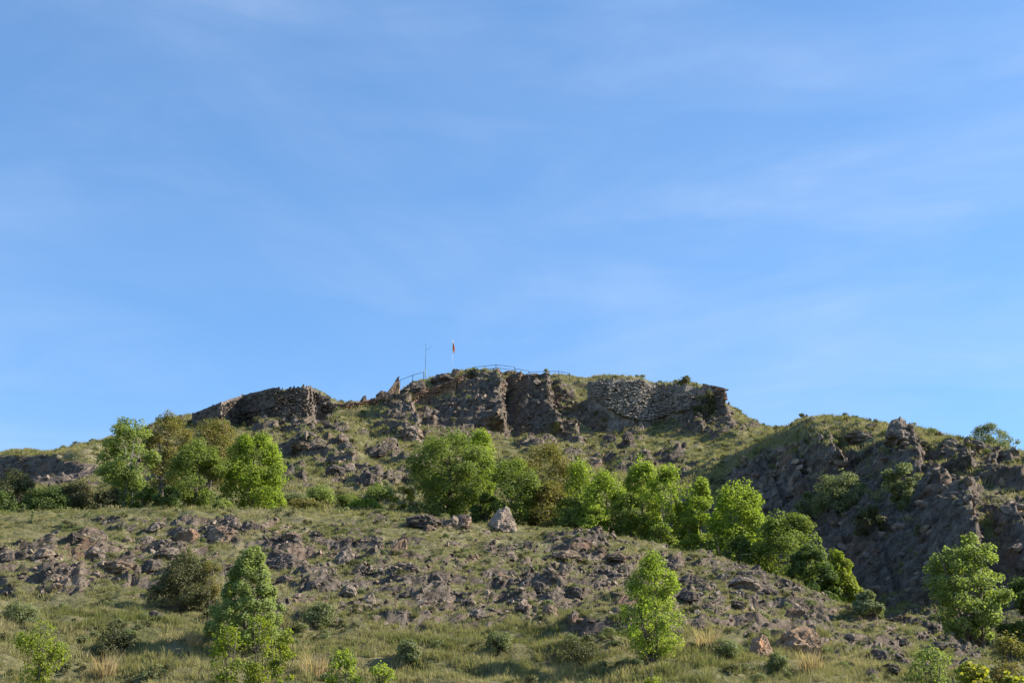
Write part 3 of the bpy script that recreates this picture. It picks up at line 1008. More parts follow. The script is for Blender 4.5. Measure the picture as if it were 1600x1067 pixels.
def boulder_mesh(seed, kind='tooth'):
    rs = np.random.RandomState(seed)
    bm = bmesh.new()
    bmesh.ops.create_icosphere(bm, subdivisions=5, radius=1.0)
    v = np.array([x.co[:] for x in bm.verts])
    v = v / np.abs(v).max(axis=1, keepdims=True) ** 0.5
    for k in range(15):
        n = rs.normal(size=3)
        if k < 7:       # fracture along the bedding, the joints and the slope face
            base = [(0.85, -0.2, 0.25), (-0.62, -0.3, 0.72), (0.1, -0.95, 0.35), (-0.75, -0.2, 0.62), (0.95, -0.3, 0.1), (-0.5, -0.6, 0.6), (0.5, -0.5, 0.7)][k]
            n = np.array(base) + rs.normal(size=3) * 0.22
        n /= np.linalg.norm(n)
        c = rs.uniform(0.36, 0.74)
        d = v @ n - c
        v -= np.maximum(d, 0)[:, None] * n
    q = (v * 1.7 + seed * 3.1).astype(np.float32)
    nrm = v / np.linalg.norm(v, axis=1, keepdims=True)
    s = q @ np.array([0.80, -0.2, -0.55], np.float32)
    w = perlin(q, 0.9, 2)
    v += nrm * (saw(s * 1.6 + w * 0.5) * 0.15 * sstep(-.2, .4, perlin(q, 1.2, 3)) + saw(s * 4.2 + w) * 0.06 + perlin(q, 0.55, 4) * 0.12 + perlin(q, 0.22, 5) * 0.06 + perlin(q, 0.1, 6) * 0.03)[:, None]
    for i, x in enumerate(bm.verts):
        x.co = v[i]
    mnz = v[:, 2].min(); mxz = v[:, 2].max()
    hx = max(abs(v[:, 0].min()), v[:, 0].max())
    for x in bm.verts:
        x.co = Vector((x.co.x / hx, x.co.y / hx, (x.co.z - mnz) / (mxz - mnz)))
    me = bpy.data.meshes.new('boulder')
    bm.to_mesh(me); bm.free()
    return me


BM = [boulder_mesh(s) for s in range(11)]
for src, peak in ((5, 0.75), (7, 0.15)):       # teeth: one peaked at its right edge, one in the middle
    me = BM[src].copy()
    for x in me.vertices:
        q = max(0.0, min(1.0, x.co.z))
        x.co.x = peak + (x.co.x - peak) * (1 - (0.82 if peak > 0.5 else 0.5) * q ** 1.3)
        x.co.y *= 1 - 0.4 * q
    BM.append(me)
_bm_cache = {}


def boulder(u, v, w, h, mi, mat, label, group=None, rmin=0, name='boulder', rz=0.0, depth=0.8, sink=0.3):
    """u, v: foot of the rock in the photo; w, h its size in pixels"""
    loc, _ = at(u, v, rmin=rmin)
    k = px(loc)
    key = (mi, mat.name)
    if key not in _bm_cache:
        me = BM[mi % len(BM)].copy(); me.name = name
        me.materials.append(mat); _bm_cache[key] = me
    o = bpy.data.objects.new(name, _bm_cache[key])
    hz = h * k / math.cos(R(12))
    o.scale = (w * k / 2, w * k / 2 * depth, hz * (1 + sink))
    o.location = (loc[0], loc[1] + 0.1 * w * k, loc[2] - hz * sink)
    o.rotation_euler = (0, 0, rz)
    link(o)
    return tag(o, label, 'rock', group)


B = [
    (788, 827, 66, 44, 12, 'L', 'large pale pointed boulder in front of the trees at the centre of the ridge'),
    (726, 822, 34, 24, 1, 'G', 'rounded grey rock just left of the large pale pointed boulder', ),
    (710, 822, 20, 20, 2, 'L', 'small pale rock in the shade under the big central tree'),
    (664, 824, 66, 22, 3, 'D', 'dark low rock mass in the shade left of the central tree trunk'),
    (668, 832, 22, 16, 4, 'B', 'small reddish rock below the dark mass on the central ridge'),
    (620, 866, 48, 42, 11, 'B', 'leaning tooth of rock with sunlit right edge, tallest on the middle slope'),
    (577, 870, 36, 26, 11, 'G', 'dark pointed rock left of the leaning tooth'),
    (540, 880, 48, 32, 12, 'G', 'jagged brown rock, second left of the leaning tooth'),
    (442, 892, 76, 46, 8, 'D', 'broad black craggy outcrop above the silvery conical tree'),
    (452, 842, 50, 20, 9, 'B', 'flat brown outcrop on the grass above the black craggy outcrop'),
    (348, 848, 56, 34, 1, 'B', 'blocky orange brown rock in the row below the left trees'),
    (292, 846, 50, 30, 5, 'B', 'wedge shaped rusty rock left of the blocky orange brown one'),
    (243, 828, 36, 18, 4, 'G', 'small rock on the grass left of the rusty wedge'),
    (228, 852, 36, 22, 6, 'G', 'brown grey rock below the rusty wedge'),
    (199, 848, 20, 14, 2, 'L', 'small pale rock alone on the left grass slope'),
    (143, 874, 46, 30, 9, 'G', 'smooth dark dome rock on the left slope'),
    (116, 846, 34, 20, 3, 'D', 'dark rock highest on the left slope below the black bushes'),
    (68, 868, 36, 18, 8, 'L', 'pale topped rock with white lichen on the far left slope'),
    (12, 878, 34, 22, 7, 'D', 'dark rock cut by the left edge of the photo'),
    (184, 894, 66, 26, 10, 'B', 'ragged rock with white lichen top and rusty face, left slope'),
    (262, 872, 52, 26, 0, 'G', 'pinkish grey slab above the dark round bush'),
    (236, 890, 40, 24, 8, 'D', 'black rock between the ragged rusty rock and the round bush'),
    (100, 896, 30, 16, 5, 'D', 'low dark hump under the pale topped rock'),
    (84, 922, 34, 18, 4, 'B', 'rusty low rock near the left edge, above the grass bench'),
    (242, 968, 34, 20, 8, 'D', 'small black rock alone on the grass bench below the round bush'),
    (448, 912, 44, 18, 3, 'D', 'flat dark slab just right of the silvery tree top'),
    (492, 918, 30, 16, 6, 'D', 'narrow dark slab tilted up beside the flat slab'),
    (545, 930, 40, 24, 2, 'G', 'rusty grey hump in the lower middle slope'),
    (578, 942, 30, 20, 12, 'L', 'small pale pyramid rock in the lower middle slope'),
    (642, 892, 40, 16, 1, 'D', 'dark low crag in the rubble right of centre left'),
    (750, 966, 44, 24, 7, 'G', 'upright ribbed rock on the lower slope left of the pale block'),
    (817, 956, 34, 28, 0, 'G', 'grey block with a sunlit right side on the lower middle slope'),
    (857, 966, 36, 32, 9, 'B', 'brown upright block, middle one of the three in a row'),
    (897, 974, 36, 28, 6, 'G', 'grey block with dark cap, rightmost of the three in a row'),
    (882, 896, 30, 22, 4, 'G', 'dark jagged rock on the slope right of centre'),
    (843, 922, 34, 20, 8, 'D', 'craggy dark rock left of the bright green sapling tree'),
    (900, 930, 30, 20, 10, 'D', 'second craggy dark rock left of the bright green sapling tree'),
    (826, 858, 26, 20, 5, 'D', 'small dark tooth on the slope below the pale pointed boulder'),
    (890, 874, 70, 24, 7, 'B', 'broad reddish outcrop on the upper right of the front slope'),
    (965, 875, 50, 14, 3, 'G', 'low flat outcrop just under the ridge behind the bright sapling tree'),
    (1050, 890, 30, 16, 1, 'D', 'dark rock with pale top right of the bright sapling tree'),
    (1078, 876, 16, 9, 2, 'D', 'tiny dark stone on the crest of the front ridge'),
    (1130, 906, 36, 16, 4, 'G', 'small rock on the slope right of the bright sapling tree'),
    (1078, 936, 46, 20, 8, 'D', 'dark overhanging slab touching the right of the bright sapling tree'),
    (1150, 950, 44, 18, 10, 'D', 'flat pale edged slab in the middle of the right slope'),
    (1090, 984, 44, 24, 6, 'D', 'dark rock behind the straw coloured grass tussock'),
    (1160, 918, 80, 26, 9, 'G', 'long grey purple outcrop under the dark tree on the right ridge'),
    (1247, 965, 50, 22, 5, 'G', 'ridged grey rock above the big split orange boulder'),
    (1250, 1020, 74, 50, 0, 'B', 'big split orange brown boulder, largest on the lower right slope'),
    (1272, 1026, 34, 30, 5, 'B', 'small orange rock fallen against the foot of the big split boulder'),
    (1194, 1028, 46, 42, 7, 'B', 'leaning orange slab left of the big split boulder'),
    (1278, 988, 24, 14, 2, 'D', 'small black stone right of the big split boulder'),
    (1330, 998, 24, 12, 3, 'G', 'small rock under the bright tree at the end of the tree row'),
    (1376, 1030, 46, 24, 8, 'D', 'black crag on the lower right slope'),
    (1392, 1050, 44, 20, 10, 'D', 'second black crag just below the first on the lower right slope'),
    (1412, 1006, 30, 14, 1, 'D', 'dark hump on the right grass edge'),
    (1470, 1012, 60, 16, 4, 'D', 'dark hump above the purple grey scree at lower right'),
    (1362, 1060, 36, 22, 6, 'D', 'dark rock beside the pale green sapling at the bottom right'),
    # summit and far slopes
    (613, 612, 36, 40, 11, 'B', 'tall pointed slab standing against the sky at the left of the summit', None, 195),
    (596, 622, 30, 18, 6, 'D', 'low dark rock at the foot of the pointed summit slab', None, 195),
    (569, 628, 18, 17, 12, 'D', 'small black tooth on the skyline by the path wall', None, 195),
    (692, 602, 60, 26, 9, 'D', 'dark summit crag that carries the flagpole', None, 200),
    (652, 612, 44, 24, 7, 'D', 'dark crag left of the flagpole crag under the mast', None, 200),
    (713, 588, 16, 16, 1, 'B', 'sunlit orange knob at the right end of the flagpole crag', None, 200),
    (733, 586, 28, 16, 11, 'D', 'dark pointed rock between flagpole and high railing', None, 205),
    (796, 582, 26, 9, 4, 'B', 'sunlit rock under the right end of the high railing', None, 205),
    (480, 612, 20, 12, 7, 'G', 'squared rock on top of the left knoll', None, 205),
    (500, 626, 24, 12, 4, 'G', 'rock on the right shoulder of the left knoll', None, 205),
    (545, 632, 8, 8, 5, 'D', 'tiny stub of stone on the path wall', None, 205),
    (1412, 686, 66, 44, 12, 'G', 'sharp pyramid rock on the skyline of the right spur', None, 120),
    (1424, 672, 16, 14, 2, 'G', 'small rock clinging to the right side of the pyramid rock', None, 120),
    (1468, 676, 16, 10, 3, 'B', 'small rounded rock on the skyline right of the pyramid rock', None, 120),
    (1270, 660, 22, 12, 6, 'G', 'low rock on the left shoulder of the right spur crest', None, 120),
    (1345, 690, 50, 22, 10, 'G', 'pale cracked outcrop near the top of the right spur', None, 120),
    (1362, 668, 26, 10, 4, 'L', 'small pale rock on the spur crest left of the pyramid rock', None, 120),
    (545, 738, 36, 20, 7, 'G', 'sunlit grey outcrop in the grass of the middle hill', None, 130),
    (520, 742, 40, 22, 9, 'D', 'dark half of the twin outcrop in the grass of the middle hill', None, 130),
    (596, 712, 34, 16, 4, 'D', 'dark hump right above the twin outcrop', None, 130),
    (576, 756, 36, 24, 8, 'D', 'dark jagged rock below the twin outcrop', None, 130),
    (530, 772, 60, 18, 3, 'D', 'broad dark ledge lowest on the middle hill above the shrubs', None, 130),
    (472, 702, 40, 16, 10, 'B', 'sunlit reddish outcrop below the left knoll', None, 150),
    (534, 690, 30, 16, 6, 'G', 'pale brown hump in the grass under the path wall', None, 150),
    (980, 690, 26, 20, 6, 'D', 'split dark rock standing on the saddle meadow', None, 170),
    (955, 690, 26, 16, 1, 'D', 'dark rock left of the split rock on the saddle meadow', None, 170),
    (640, 690, 44, 30, 10, 'G', 'sunlit pale crumbling crag at the left of the main cliff', None, 170),
]
MATS = {'L': M_LIGHT, 'G': M_GREY, 'D': M_DARK, 'B': M_BROWN, 'O': boulder_material('orange_brown_schist', 0.55, (1.4, 1.14, 0.92))}
rnd = random.Random(5)
for row in B:
    (u, v, w, h, mi, mk, lab) = row[:7]
    k_ = 0.85 if v > 835 and mi < 11 and 'orange' not in lab else 1.0
    if 'orange' in lab and v > 960: mk = 'O'
    boulder(u, v, w * k_, h * 0.92 * k_, mi, MATS[mk], lab, 'rocks scattered over the front slope' if v > 800 else 'rocks and crags of the upper hill', row[8] if len(row) > 8 else 0, rz=rnd.uniform(-0.25, 0.25), sink=0.35)

# ---------------------------------------------------------------- trees
BARK = flat_material('bark', (0.10, 0.085, 0.07), 0.9, 5, 0.35)
BARK_PALE = flat_material('pale_bark', (0.24, 0.23, 0.20), 0.85, 5, 0.3)
LEAF = {
    'bright': leaf_material('bright_leaves', (0.130, 0.180, 0.024), (0.205, 0.262, 0.040), (0.28, 0.31, 0.09), 0.54),
    'mid': leaf_material('mid_green_leaves', (0.090, 0.125, 0.026), (0.148, 0.190, 0.046), (0.22, 0.24, 0.085), 0.48),
    'ash': leaf_material('ash_leaves', (0.110, 0.148, 0.036), (0.180, 0.225, 0.064), (0.29, 0.32, 0.14), 0.48),
    'olive': leaf_material('olive_brown_leaves', (0.105, 0.110, 0.026), (0.175, 0.165, 0.048), (0.27, 0.18, 0.08), 0.35),
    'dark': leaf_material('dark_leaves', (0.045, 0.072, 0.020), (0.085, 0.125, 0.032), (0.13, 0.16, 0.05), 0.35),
    'silver': leaf_material('silvery_leaves', (0.14, 0.175, 0.052), (0.225, 0.270, 0.090), (0.29, 0.32, 0.14), 0.48, (1.4, 1.5, 0.9)),
    'lime': leaf_material('lime_leaves', (0.130, 0.170, 0.020), (0.200, 0.240, 0.032), (0.28, 0.28, 0.06), 0.45),
    'yellow': leaf_material('yellow_leaves', (0.14, 0.165, 0.026), (0.22, 0.23, 0.038), (0.29, 0.22, 0.06), 0.5),
    'sage': leaf_material('sage_leaves', (0.105, 0.125, 0.056), (0.170, 0.190, 0.092), (0.22, 0.23, 0.13), 0.35),
    'scrub': leaf_material('scrub_leaves', (0.060, 0.068, 0.030), (0.100, 0.105, 0.046), (0.15, 0.125, 0.065), 0.3),
}
PROF = {   # half width of the crown against height (0 foot, 1 top)
    'round': [(0, .35), (.12, .7), (.3, .95), (.5, 1), (.7, .88), (.85, .62), (.95, .35), (1, .12)],
    'cone': [(0, .85), (.12, 1), (.3, .95), (.5, .80), (.7, .58), (.85, .38), (1, .10)],
    'column': [(0, .5), (.15, .8), (.35, 1), (.6, .95), (.8, .65), (.92, .4), (1, .1)],
    'open': [(0, .12), (.15, .35), (.3, .7), (.5, .95), (.7, 1), (.85, .75), (.95, .45), (1, .2)],
    'dome': [(0, .9), (.2, 1), (.45, .95), (.7, .75), (.88, .48), (1, .15)],
    'wild': [(0, .4), (.15, .8), (.35, 1), (.55, .7), (.75, .6), (.9, .35), (1, .15)],
    'right_lean': [(0, .7), (.3, 1), (.6, .9), (.85, .55), (1, .15)],
}


def leaf_quads(rs, centre, nrm_bias, size, elong):
    n = len(centre)
    d = rs.normal(size=(n, 3)); d /= np.linalg.norm(d, axis=1, keepdims=True)
    nb_ = nrm_bias + d * 0.9; nb_ /= np.linalg.norm(nb_, axis=1, keepdims=True)
    a = np.cross(nb_, rs.normal(size=(n, 3))); a /= np.linalg.norm(a, axis=1, keepdims=True)
    b_ = np.cross(nb_, a)
    s = size * rs.uniform(0.6, 1.35, (n, 1))
    a = a * s * elong; b_ = b_ * s * 0.5
    mid = centre + nb_ * s * 0.18
    V = np.stack([centre - a * .6, mid + b_, centre + a * .6, mid - b_], 1)
    return V.reshape(-1, 3)


def make_crown(seed, hw, hgt, z0, prof, n_clump, per, leaf, clump_r, lean=0.0, elong=0.9, hollow=0.45, gaps=0.35, droop=0.0, depth=0.9, zs=0.9, rbs=1.0):
    rs = np.random.RandomState(seed)
    n_clump = int(n_clump * 2.1); per = int(per * 0.57); leaf *= 0.88; clump_r *= 0.72
    pr = PROF[prof]
    off = rs.uniform(0, 50)
    # boughs: rounded masses spaced through the crown, with air between them
    nb_ = int(np.clip(n_clump / (4.2 if zs > 1 else 5.5) / rbs, 8, 170))
    bc = []
    tries = 0
    while len(bc) < nb_ and tries < 3000:
        tries += 1
        t = rs.uniform(0.02, 0.97)
        rmax = np.interp(t, *zip(*pr))
        if rs.rand() > rmax + 0.3:
            continue
        an = rs.uniform(0, 2 * math.pi)
        rb = hw * rbs * rs.uniform(0.16, 0.36) * (0.55 + 0.45 * rmax)
        q = max(rmax * hw - rb, 0) * (hollow + (1 - hollow) * math.sqrt(rs.rand())) * rs.uniform(0.85, 1.22)
        c = np.array([math.cos(an) * q, math.sin(an) * q * depth, z0 + t * hgt])
        if any(np.linalg.norm(c - o[0]) < (rb + o[1]) * (0.20 + 0.3 * gaps) for o in bc):
            continue
        bc.append((c, rb))
    cs = []
    while len(cs) < n_clump:
        c, rb = bc[rs.randint(len(bc))]
        d = rs.normal(size=3); d /= np.linalg.norm(d)
        d[2] = abs(d[2]) * 0.9 + rs.normal(0, 0.25)
        ow = c[:2] / (np.linalg.norm(c[:2]) + 1e-6)
        d[:2] += ow * 0.45
        d /= np.linalg.norm(d) + 1e-6
        k = rs.uniform(0.75, 1.08) if rs.rand() > 0.12 else rs.uniform(1.1, 1.45)
        p = c + d * rb * k * np.array([1, 1, 0.9 * (1.35 if zs > 1 else 1)])
        t = (p[2] - z0) / hgt
        cs.append((p[0] + lean * t, p[1], p[2], k))
    cs = np.array(cs)
    n = len(cs)
    cr_ = clump_r * rs.uniform(0.35, 1.35, n)
    cr_ = np.where(cs[:, 3] > 1.09, cr_ * 0.6, cr_)
    cnt = np.maximum((per * (cr_ / clump_r) ** 2).astype(int), 6)
    idc = np.repeat(np.arange(n), cnt)
    d = rs.normal(size=(len(idc), 3)); d /= np.linalg.norm(d, axis=1, keepdims=True)
    rad_ = rs.uniform(0.35, 1.0, (len(idc), 1)) ** 0.6
    off3 = d * rad_ * cr_[idc][:, None]
    off3[:, 2] *= zs
    off3[:, 2] -= droop * (off3[:, 0] ** 2 + off3[:, 1] ** 2)
    pos = cs[idc, :3] + off3
    outw = cs[idc, :3] - np.array([lean * 0.5, 0, z0 + hgt * 0.35])
    outw /= np.linalg.norm(outw, axis=1, keepdims=True) + 1e-6
    bias = d * 0.5 + outw * 0.5 + np.array([0, 0, 0.45])
    V = leaf_quads(rs, pos, bias, leaf, elong)
    m = len(pos)
    Fq = np.arange(m * 4).reshape(m, 4)
    tint = np.clip(rs.rand(m) * 0.75 + rs.uniform(-0.15, 0.25, n)[idc], 0, 1)
    return V, Fq, np.repeat(tint, 4), cs, cr_


def make_trunks(rs, stems, cs, hgt_all, thick, lean, limbs, wob=0.05):
    T = []
    tops = []
    for s in range(stems):
        bx = rs.normal(0, thick * 2.2) if stems > 1 else 0
        by = rs.normal(0, thick * 2.0) if stems > 1 else 0
        tx = rs.normal(0, hgt_all * 0.10) + lean * 0.8 if stems > 1 else lean * 0.8
        ty = rs.normal(0, hgt_all * 0.06)
        n = 9
        pp, rr_ = [], []
        for i in range(n):
            t = i / (n - 1)
            pp.append(Vector((bx + (tx) * t + rs.normal(0, wob * hgt_all * 0.15) * (i > 0), by + ty * t + rs.normal(0, wob * hgt_all * 0.15) * (i > 0), -0.4 + (hgt_all * 0.93 + 0.4) * t)))
            rr_.append(max(thick * (1 - t) ** 0.8 * (1.25 if i == 0 else 1), 0.012))
        T.append(tube(pp, rr_, 7))
        tops.append((pp, rr_))
    order = rs.permutation(len(cs))[:limbs]
    for k in order:
        c = Vector(cs[k, :3])
        pp, rr_ = tops[rs.randint(len(tops))]
        tz = max(0.12, min(0.9, (c.z - 0.35 * math.hypot(c.x, c.y)) / hgt_all))
        i = min(int(tz * 8), 7)
        a = pp[i].lerp(pp[i + 1], tz * 8 - i)
        ra = rr_[i] * 0.55
        m = a.lerp(c, 0.5) + Vector(rs.normal(0, 0.04, 3)) * (c - a).length + Vector((0, 0, -0.05 * (c - a).length))
        T.append(tube([a, m, c], [max(ra, .012), max(ra * 0.6, .009), 0.007], 5))
    return T


_tid = [100]


def tree(u, vtop, wpx, r, mat, prof, label, cat='tree', name='tree', foot=0.12, stems=1, thick=None, n_clump=90, per=110, leaf=0.15, clump=0.16,
         lean=0.0, bark=None, group=None, vb=None, elong=0.9, gaps=0.35, droop=0.0, limbs=26, hollow=0.45, seed=None, depth=0.9, zs=None, rbs=1.0, crown_name='crown', part='trunk'):
    base = P(u, 800, r)
    z = drop(base[0], base[1])
    if vb:
        base, _ = at(u, vb)
        z = base[2]
        r = math.hypot(base[0], base[1])
    p0 = Vector((base[0], base[1], z - 0.1))
    top = P(u, vtop, r)
    h = top[2] - p0.z
    if h < 0.9:
        h = 0.9
    k = px(np.array([p0.x, p0.y, (p0.z + top[2]) / 2]))
    hw = wpx * k / 2
    _tid[0] += 1
    sd_ = seed or _tid[0]
    cl = clump * 2 * hw
    z0 = h * foot + cl * 0.3
    V, Fq, tint, cs, cr_ = make_crown(sd_, max(hw - cl * 0.3, hw * 0.3), h - z0 - cl * 0.3, z0, prof, n_clump, per, leaf, cl, lean * k, elong, hollow, gaps, droop, depth, zs or (1.25 if prof in ('column', 'cone') else 0.85), rbs)
    t = empty(name, p0)
    if cat == 'tree':
        group = 'trees of the left clump' if u < 420 else 'trees in the belt behind the front ridge' if 600 < u < 1330 and r > 85 else group
    elif not group:
        group = 'saplings along the bottom edge' if cat == 'sapling' else 'bushes and shrubs of the lower slope' if r < 80 else 'bushes and shrubs among the ridge trees' if r < 119 else 'bushes of the upper hill'
    tag(t, label, cat, group)
    rs = np.random.RandomState(sd_ + 5)
    th = thick or h * 0.017
    obj(part, tubes_mesh(part, make_trunks(rs, stems, cs, h * 0.95, th, lean * k, limbs), bark or BARK), t)
    obj(crown_name, mesh_np(crown_name, V, Fq, LEAF[mat], False, {'tint': tint}), t)
    return t


TG = 'trees in the row along the right of the front ridge'
# left clump
tree(193, 656, 104, 108, 'ash', 'open', 'airy ash tree with thin pale trunks, leftmost of the left clump', stems=4, bark=BARK_PALE, thick=0.09, n_clump=160, per=90, foot=0.05, gaps=0.3, leaf=0.16, clump=.12)
tree(252, 642, 84, 122, 'olive', 'round', 'tall yellowish olive tree rising behind the airy ash tree', stems=2, n_clump=100, per=110, gaps=.4, leaf=.15)
tree(322, 656, 104, 124, 'olive', 'round', 'brownish olive tree at the back of the left clump behind the round green tree', stems=2, n_clump=120, per=100, gaps=.4, leaf=.15)
tree(305, 692, 108, 105, 'mid', 'round', 'rounded medium green tree in the front of the left clump', n_clump=140, per=120, foot=.04, leaf=.14, clump=.13)
tree(393, 676, 112, 107, 'bright', 'dome', 'vivid green dense tree at the right end of the left clump', n_clump=170, per=120, foot=.05, leaf=.16, clump=.13, hollow=.6)
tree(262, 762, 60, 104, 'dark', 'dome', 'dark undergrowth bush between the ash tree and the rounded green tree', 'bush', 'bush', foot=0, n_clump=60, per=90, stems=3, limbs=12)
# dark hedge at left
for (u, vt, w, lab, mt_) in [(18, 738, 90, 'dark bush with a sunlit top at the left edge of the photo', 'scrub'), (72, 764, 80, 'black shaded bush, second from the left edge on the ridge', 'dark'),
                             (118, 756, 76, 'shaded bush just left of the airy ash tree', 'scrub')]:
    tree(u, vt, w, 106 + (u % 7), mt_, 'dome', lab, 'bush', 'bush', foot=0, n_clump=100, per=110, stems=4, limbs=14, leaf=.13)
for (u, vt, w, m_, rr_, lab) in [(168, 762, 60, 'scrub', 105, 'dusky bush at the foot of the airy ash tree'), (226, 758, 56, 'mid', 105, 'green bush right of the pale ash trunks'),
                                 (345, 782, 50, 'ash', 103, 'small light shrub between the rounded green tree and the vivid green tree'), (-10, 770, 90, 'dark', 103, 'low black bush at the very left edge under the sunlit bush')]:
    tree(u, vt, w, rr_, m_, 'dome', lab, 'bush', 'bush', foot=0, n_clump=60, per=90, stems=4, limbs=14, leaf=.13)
# shrubs between the clumps
for (u, vt, w, m_, rr_, lab) in [(462, 772, 56, 'sage', 112, 'pale green shrub just right of the vivid green tree'), (498, 762, 64, 'ash', 114, 'tall light green shrub, second in the gap between the tree clumps'),
                                 (545, 776, 54, 'mid', 110, 'green shrub in the middle of the gap between the tree clumps'), (590, 760, 60, 'ash', 116, 'loose light green shrub before the yellow bush'),
                                 (478, 790, 60, 'olive', 105, 'low twiggy shrub in front of the pale green shrub'), (572, 786, 50, 'bright', 107, 'low bright green shrub in front of the loose shrub')]:
    tree(u, vt, w, rr_, m_, 'dome', lab, 'shrub', 'shrub', foot=0, n_clump=60, per=80, stems=5, limbs=16, leaf=.12, gaps=.5, clump=.17)
tree(633, 756, 40, 106, 'yellow', 'round', 'small yellow leaved bush at the left foot of the big central tree', 'bush', 'bush', foot=0, n_clump=36, per=60, stems=3, leaf=.13, gaps=.5)
# centre
tree(747, 674, 70, 116, 'bright', 'column', 'bright yellow green tree behind the right side of the big central tree', n_clump=110, per=120, leaf=.16)
tree(702, 676, 140, 106, 'mid', 'round', 'big broad central tree with dark trunk, widest in the photo', n_clump=230, per=110, foot=.12, leaf=.14, clump=.11, thick=.2, limbs=50, gaps=.4)
tree(690, 776, 90, 105, 'mid', 'dome', 'low leafy suckers under the big central tree', 'bush', 'bush', foot=0, n_clump=50, per=70, stems=5, leaf=.13, gaps=.6)
tree(800, 716, 101, 104, 'mid', 'round', 'green tree directly behind the large pale pointed boulder', n_clump=110, per=110, leaf=.14, foot=.05)
tree(850, 694, 121, 113, 'olive', 'round', 'yellow brown tinged tree right of the pale boulder, tallest of its neighbours', n_clump=170, per=110, leaf=.14, clump=.13, stems=2)
tree(858, 752, 80, 104, 'olive', 'dome', 'olive green tree low in front of the yellow brown tinged tree', n_clump=90, per=110, leaf=.14, foot=.03, stems=3)
tree(908, 716, 92, 106, 'bright', 'cone', 'slim bright tree right of the yellow brown tinged tree', n_clump=100, per=110, leaf=.15, foot=.0)
tree(948, 740, 90, 102, 'bright', 'column', 'short bright green tree, second of the row on the right ridge', n_clump=90, per=110, leaf=.15, foot=.0)
tree(985, 772, 87, 100, 'mid', 'dome', 'low dense green tree in front of the tallest bright pair', n_clump=80, per=110, leaf=.15, foot=.02)
tree(1003, 714, 89, 104, 'bright', 'column', 'tall vivid tree, left one of the tallest bright pair', n_clump=130, per=110, leaf=.16, foot=.0, clump=.14)
tree(1042, 726, 89, 101, 'bright', 'column', 'tall vivid tree with visible thin trunks, right one of the tallest bright pair', n_clump=120, per=100, leaf=.16, foot=.14, stems=3, thick=.08, clump=.14, gaps=.5, bark=BARK_PALE)
tree(1095, 741, 69, 100, 'bright', 'column', 'narrow spire shaped bright tree standing alone in the row', n_clump=110, per=110, leaf=.16, foot=.0, clump=.15)
tree(1075, 800, 46, 97, 'bright', 'dome', 'low bright sapling between the tall pair and the narrow spire', 'sapling', 'sapling', n_clump=50, per=80, leaf=.15, foot=.03)
tree(1155, 748, 114, 97, 'bright', 'column', 'full bright tree with jagged top, right of the narrow spire', n_clump=160, per=120, leaf=.17, foot=.0, clump=.14)
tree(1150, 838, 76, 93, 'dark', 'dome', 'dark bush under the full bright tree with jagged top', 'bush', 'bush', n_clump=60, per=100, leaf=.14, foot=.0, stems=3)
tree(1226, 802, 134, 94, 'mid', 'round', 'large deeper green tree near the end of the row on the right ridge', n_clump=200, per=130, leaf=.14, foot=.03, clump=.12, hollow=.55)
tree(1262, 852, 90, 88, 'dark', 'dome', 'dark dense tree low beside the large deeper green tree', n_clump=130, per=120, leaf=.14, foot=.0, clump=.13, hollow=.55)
tree(1303, 862, 65, 90, 'lime', 'column', 'glowing lime green tree that ends the row on the right ridge', n_clump=120, per=130, leaf=.15, foot=.0, clump=.15)
for (u, vt, w, m_, rr_, lab) in [(890, 780, 70, 'mid', 102, 'green bush under the slim bright tree'), (930, 792, 60, 'bright', 99, 'low bright bush under the short bright tree'),
                                 (1030, 820, 70, 'mid', 98, 'shaded green bush at the foot of the tallest bright pair'), (1118, 826, 56, 'mid', 95, 'green bush between the narrow spire and the full bright tree'),
                                 (760, 770, 60, 'dark', 104, 'dark green bush between the big central tree and the pale boulder')]:
    tree(u, vt, w, rr_, m_, 'dome', lab, 'bush', 'bush', foot=0, n_clump=60, per=90, stems=4, limbs=14, leaf=.14)
# right tree
tree(1500, 834, 138, 82, 'ash', 'round', 'wide leafy tree standing alone before the dark right cliff', n_clump=190, per=80, leaf=.15, foot=.04, clump=.10, stems=3, gaps=1.0, hollow=.3, limbs=70)
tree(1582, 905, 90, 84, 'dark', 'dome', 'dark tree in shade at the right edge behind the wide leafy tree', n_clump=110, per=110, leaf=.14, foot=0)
# spur bushes
tree(1316, 736, 96, 128, 'sage', 'dome', 'pale sage coloured bush in the middle of the right spur', 'bush', 'bush', n_clump=90, per=90, leaf=.16, foot=0, stems=5, gaps=.55, clump=.13, vb=800)
tree(1268, 770, 60, 124, 'sage', 'dome', 'small sage bush left below the larger one on the right spur', 'bush', 'bush', n_clump=60, per=80, leaf=.16, foot=0, stems=4, gaps=.5, vb=818)
tree(1412, 724, 62, 129, 'sage', 'open', 'upright sage coloured bush right of centre on the right spur', 'bush', 'bush', n_clump=70, per=90, leaf=.16, foot=.05, stems=4, gaps=.55, clump=.14, vb=800)
tree(1360, 790, 60, 126, 'scrub', 'dome', 'dark scrubby bush between the sage bushes on the right spur', 'bush', 'bush', n_clump=50, per=80, leaf=.16, foot=0, stems=4, gaps=.5, vb=835)
tree(1358, 926, 60, 92, 'sage', 'dome', 'grey green bush at the foot of the dark cliff', 'bush', 'bush', n_clump=50, per=80, leaf=.14, foot=0, stems=4, gaps=.5, vb=962)
tree(1560, 662, 84, 146, 'sage', 'dome', 'wide grey green bush on the skyline at the far right crest', 'bush', 'bush', n_clump=130, per=60, leaf=.14, foot=.02, stems=6, gaps=.4, clump=.10, rbs=.7)
tree(1268, 643, 20, 143, 'scrub', 'open', 'tiny scraggy bush on the crest of the right spur', 'bush', 'bush', n_clump=14, per=30, leaf=.12, foot=.2, stems=3, limbs=6)
